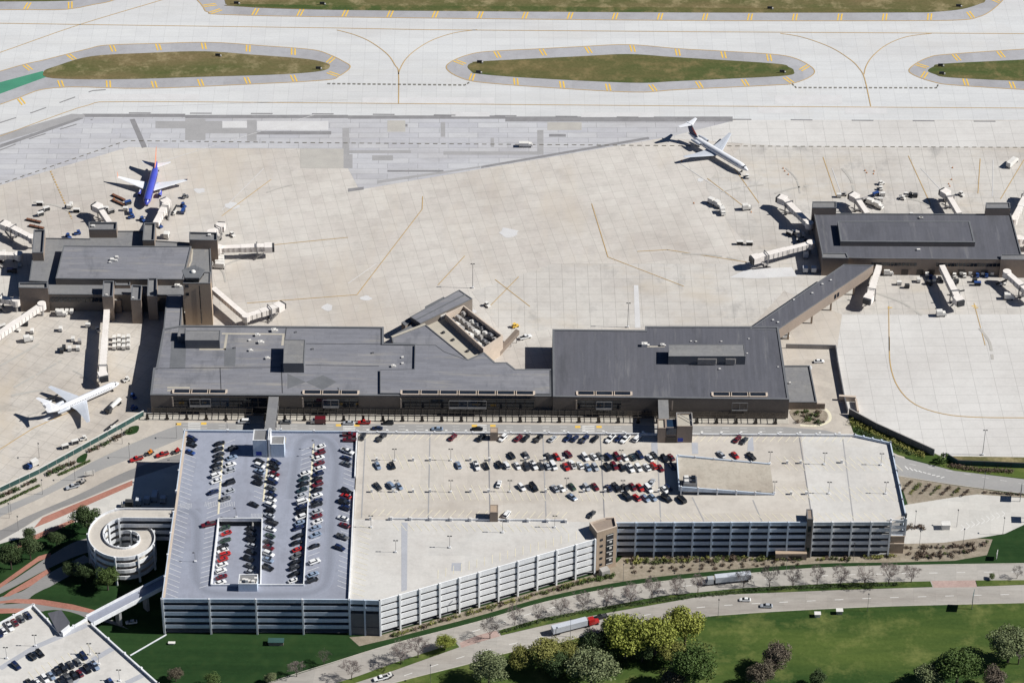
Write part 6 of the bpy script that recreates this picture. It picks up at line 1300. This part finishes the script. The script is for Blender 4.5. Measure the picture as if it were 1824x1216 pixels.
for _ in range(26): shrub(random.uniform(1412, 1470), random.uniform(731, 752), random.uniform(1.0, 1.9), random.choice(('leaf_green', 'shrub_green', 'shrub_brown', 'leaf_dark')), 'bush in the planted bed beside the terminal annex', 'bushes beside the annex')
groundcover([(1515, 752), (1560, 775), (1610, 797), (1650, 815)], 3.5, 2.0, 'leaf_olive', 'bushy olive green growth on the bank below the dark screen wall', 4)
groundcover([(1525, 766), (1575, 788), (1625, 810)], 3.5, 1.6, 'leaf_dark', 'dark bushy growth at the foot of the east bank', 3)
groundcover([(1690, 829), (1740, 837), (1805, 840)], 3, 1.8, 'shrub_brown', 'reddish brown hedge along the road at the right edge', 2)
shrub(1678, 818, 3.6, 'leaf_green', 'large green bush where the two screen walls meet', 'bush at the screen walls', 1.5)
for a in ([(236, 763), (205, 780), (160, 803)], [(140, 818), (85, 843)], [(68, 852), (0, 884)]): shrub_line(a, 5, 1.5, ('shrub_brown', 'leaf_dark'), 'brown shrub at the foot of the green fence', 'shrubs along the green fence', 1.2)
for a in ([(160, 821), (105, 846)], [(70, 865), (0, 898)]): groundcover(a, 2, 1.1, 'leaf_green', 'clipped green hedge strip between fence and west road', .8)
for a in ([(893, 1126), (1042, 1089), (1324, 1053), (1501, 1044), (1600, 1041)],): groundcover(a, 3, 1.1, 'leaf_dark', 'low dark green ground cover along the parkway median', 3)

# ------------------------------------------------ fences, walls, poles, signs
def fence(name, label, pts, h, m, cap, post=4.5, th=.2):
    w_ = PP(pts); o = thing(name, label, 'fence', (w_[0].x, w_[0].y, 0))
    for a, c in zip(w_[:-1], w_[1:]):
        L = (c-a).length; n = max(1, int(L/post))
        for k in range(n):
            p, q = lerp(a, c, (k+.02)/n), lerp(a, c, (k+.98)/n); MB().beam((p.x, p.y, .0), (q.x, q.y, .0), th, h).build('panel', m, o)
            r_ = lerp(a, c, k/n); MB().box((r_.x, r_.y, 0), .3, .3, h+.25).build('post', cap, o)
        MB().beam((a.x, a.y, h+.02), (c.x, c.y, h+.02), .45, .18).build('cap_rail', cap, o)
    return o
fence('blast_fence', 'green panelled fence with white cap along the west apron edge', [(256, 740), (176, 785), (70, 843), (0, 876), (-120, 935)], 2.6, 'fence_green', 'white_metal')
fence('screen_wall', 'dark grey screen wall sloping down the east apron edge', [(1512, 738), (1560, 764), (1664, 811)], 3.4, 'trim_grey', 'bridge_grey', 6, .5)
fence('screen_wall', 'dark green screen fence along the right edge apron', [(1684, 815), (1706, 828), (1824, 833), (2000, 838)], 2.6, 'fence_green', 'dark_metal', 5)
fence('security_fence', 'thin grey mesh fence between annex yard and east apron', [(1400, 620), (1488, 622), (1492, 650), (1504, 715), (1510, 737)], 2.2, 'bridge_grey', 'steel', 5, .06)
rw = thing('apron_retaining_wall', 'cream block wall end beside the dark screen wall', 'wall', P(1505, 735))
MB().beam(P(1494, 712), P(1524, 714), 1.2, 2.6).build('wall', 'coping_cream', rw); MB().beam(P(1524, 716), P(1528, 738), .8, 2.2).build('return_wall', 'coping_cream', rw)
rl = fence('low_railing', 'low white railing slanting over the lawn from garage corner', [(296, 1131), (232, 1168)], .35, 'garage_sky_tint', 'garage_white', 6, .1)
def pole(x, y, h, label, group, z=0.0, heads=2, ang=0.0, r=.11, base_=.6):
    p = P(x, y, z); o = thing('light_pole', label, 'light pole', (p.x, p.y, z), 0, group)
    MB().tube((p.x, p.y, z), (p.x, p.y, z+h), r, r*.6, 6).build('mast', 'steel', o)
    if base_: MB().box((p.x, p.y, z), .9, .9, base_).build('base', 'garage_white', o)
    for k in range(heads):
        a = ang+k*2*math.pi/max(heads, 1); q = (p.x+.6*math.cos(a), p.y+.6*math.sin(a), z+h-.1)
        hd = MB().tube((p.x, p.y, z+h-.1), q, .05, n=4); hd.box((q[0], q[1], z+h-.15), .8, .5, .18, a); hd.build('lamp_head', 'dark_metal', o)
    return o
WD, RP, AP = 'light poles on the garage decks', 'street light poles', 'apron flood light poles'
for k, (x, y) in enumerate(((703, 820), (803, 820), (706, 876), (803, 876), (908, 876), (705, 983), (801, 975), (895, 948), (988, 939), (661, 939), (1009, 872), (1109, 876), (1106, 822), (1468, 827), (1569, 828), (1476, 879), (1577, 879), (1371, 825), (1379, 878))): pole(x, y, 6.4, 'grey twin headed light pole standing on the cream parking deck', WD, ZD)
for x, y in ((421, 921), (560, 800), (556, 813), (348, 1000), (405, 766), (500, 765)): pole(x, y, 5.0, 'grey light pole standing on the blue grey parking deck', WD, ZD, 1, math.pi)
for x, y in ((12, 1172), (63, 1150), (160, 1165), (213, 1212), (176, 1182)): pole(x, y, 6.0, 'light pole standing on the lower left garage deck', WD, ZL)
def bollard(x, y, z, label, grp):
    p = P(x, y, z); o = thing('deck_bollard', label, 'bollard', (p.x, p.y, z), 0, grp); MB().box((p.x, p.y, z), .9, .9, 1.5).build('pedestal', 'garage_white', o); MB().box((p.x, p.y, z+1.5), 1.0, 1.0, .12).build('cap', 'white_metal', o)
for x in (671, 736, 766, 838, 872, 936, 970, 1004): bollard(x, 820, ZD, 'white pedestal in the middle parking line of the cream deck', 'pedestals on the cream deck')
for x in (662, 700, 736, 766, 838, 870, 972, 1040, 1078, 1173): bollard(x, 876, ZD, 'white pedestal in the near parking line of the cream deck', 'pedestals on the cream deck')
for x, y in ((1402, 825), (1426, 825), (1499, 824), (1409, 880), (1436, 880)): bollard(x, y, ZD, 'white pedestal on the paler east end of the cream deck', 'pedestals on the cream deck')
for k in range(25): x = 655+k*35; bollard(x, 770.5+k*.2, ZD, 'white pedestal along the back parapet of the cream deck', 'pedestals along the back parapet') if not 865 < x < 890 and not 1165 < x < 1240 else None
for x in (660, 697, 731, 767, 803, 838, 905, 940, 975, 1008): bollard(x, 925+(x-660)*.014, ZD, 'white pedestal on the divider wall of the cream deck', 'pedestals on the divider wall')
for x, y in ((76, 880), (20, 915), (134, 855), (231, 815), (315, 780), (124, 838), (218, 790), (70, 815), (17, 922), (33, 945)): pole(x, y, 8.5, 'slim street light pole beside the west road', RP, 0, 1, R_(-60), .1, 0)
for x, y in ((767, 1215), (813, 1067+30), (1016, 1115+18), (1245, 1023), (1279, 1098), (1545, 1088), (1637, 976), (1715, 972), (1629, 940), (1704, 938), (1786, 952), (1520, 998), (1752, 872), (1110, 1035), (1400, 1022), (920, 1090)): pole(x, y, 9, 'slim street light pole beside the parkway or exit road', RP, 0, 1, R_(90), .1, 0)
for x, y in ((842, 513), (1118, 583), (1750, 810)): pole(x, y, 14, 'tall twin headed flood light mast on the apron edge', AP, 0, 2, 0, .16, .8)
def sign(x, y, h, w_, hh, a, label, m='sign_blue', posts=2):
    p = P(x, y); o = thing('guide_sign', label, 'sign', (p.x, p.y, 0)); d = Vector((math.cos(a), math.sin(a), 0))
    for k in ((-.35, .35) if posts == 2 else (0,)): q = p+d*k*w_; MB().tube((q.x, q.y, 0), (q.x, q.y, h), .16, n=6).build('post', 'steel', o)
    u, v = p-d*w_/2, p+d*w_/2; MB().beam((u.x, u.y, h-hh), (v.x, v.y, h-hh), .18, hh).build('panel', m, o)
sign(1817, 889, 7.4, 4.2, 4.0, R_(80), 'tall road sign seen edge on beside the east road', 'dark_metal'); sign(1832, 926, 6.4, 4.2, 3.6, R_(85), 'road sign at the right edge of the exit paving', 'dark_metal'); sign(1731, 1084, 9.0, 4.6, 3.8, R_(75), 'blue road sign on a pole below the right median', 'glass_green', 1); sign(1775, 995, 4.0, 3.0, 3.0, R_(75), 'white road sign at the tip of the mulch bed', 'white_metal', 1)
sign(160, 848, 3.0, 4.5, 2.0, R_(20), 'white notice board at the west road beside the trailer', 'white_metal')
def booth(x, y, label, m='white_metal', s=(3.4, 2.6, 2.6), rm='white_metal'):
    p = P(x, y); o = thing('utility_cabinet', label, 'cabinet', (p.x, p.y, 0)); MB().box((p.x, p.y, 0), *s).build('cabinet_body', m, o); MB().box((p.x, p.y, s[2]), s[0]+.5, s[1]+.5, .2).build('cabinet_roof', rm, o)
booth(1684, 940, 'white toll booth standing on the exit paving'); booth(1456, 1097, 'white utility cabinet on the lawn below the parkway, left', s=(2.2, 1.6, 1.6)); booth(1495, 1092, 'grey utility cabinet on the lawn below the parkway, right', 'bridge_grey', (2.4, 1.6, 1.8)); booth(492, 1146, 'green roofed utility cabinet on the lawn before the garage', 'wall_brown', (6, 2.4, 1.8), 'fence_green'); booth(306, 1146, 'small white utility box on the lawn before the garage', 'white_metal', (2.4, .8, .6))
for x, y, lab in ((388, 101, 'small dark airfield sign in the left infield, middle'), (567, 124, 'small dark airfield sign at the right tip of the left infield'), (854, 113, 'upper airfield sign at the left tip of the middle infield'), (852, 131, 'lower airfield sign at the left tip of the middle infield'), (1393, 130, 'airfield sign at the right tip of the middle infield'), (1675, 119, 'upper airfield sign at the tip of the right infield'), (1677, 133, 'lower airfield sign at the tip of the right infield'), (1371, 17, 'airfield sign in the top infield strip, middle'), (1707, 13, 'airfield sign at the right end of the top infield'), (421, 8, 'airfield sign at the left end of the top infield'), (574, 9, 'airfield sign in the top infield strip, left')):
    p = P(x, y); o = thing('airfield_sign', lab, 'sign', (p.x, p.y, .1), 0, 'airfield guidance signs'); MB().box((p.x, p.y, .5), 2.6, .4, 1.3).build('panel', 'dark_metal', o)
    for s in (-.9, .9): MB().box((p.x+s, p.y, .1), .15, .15, .5).build('leg', 'steel', o)
    MB().box((p.x+1.6, p.y-.2, .1), .7, .6, .9).build('power_box', 'white_metal', o)
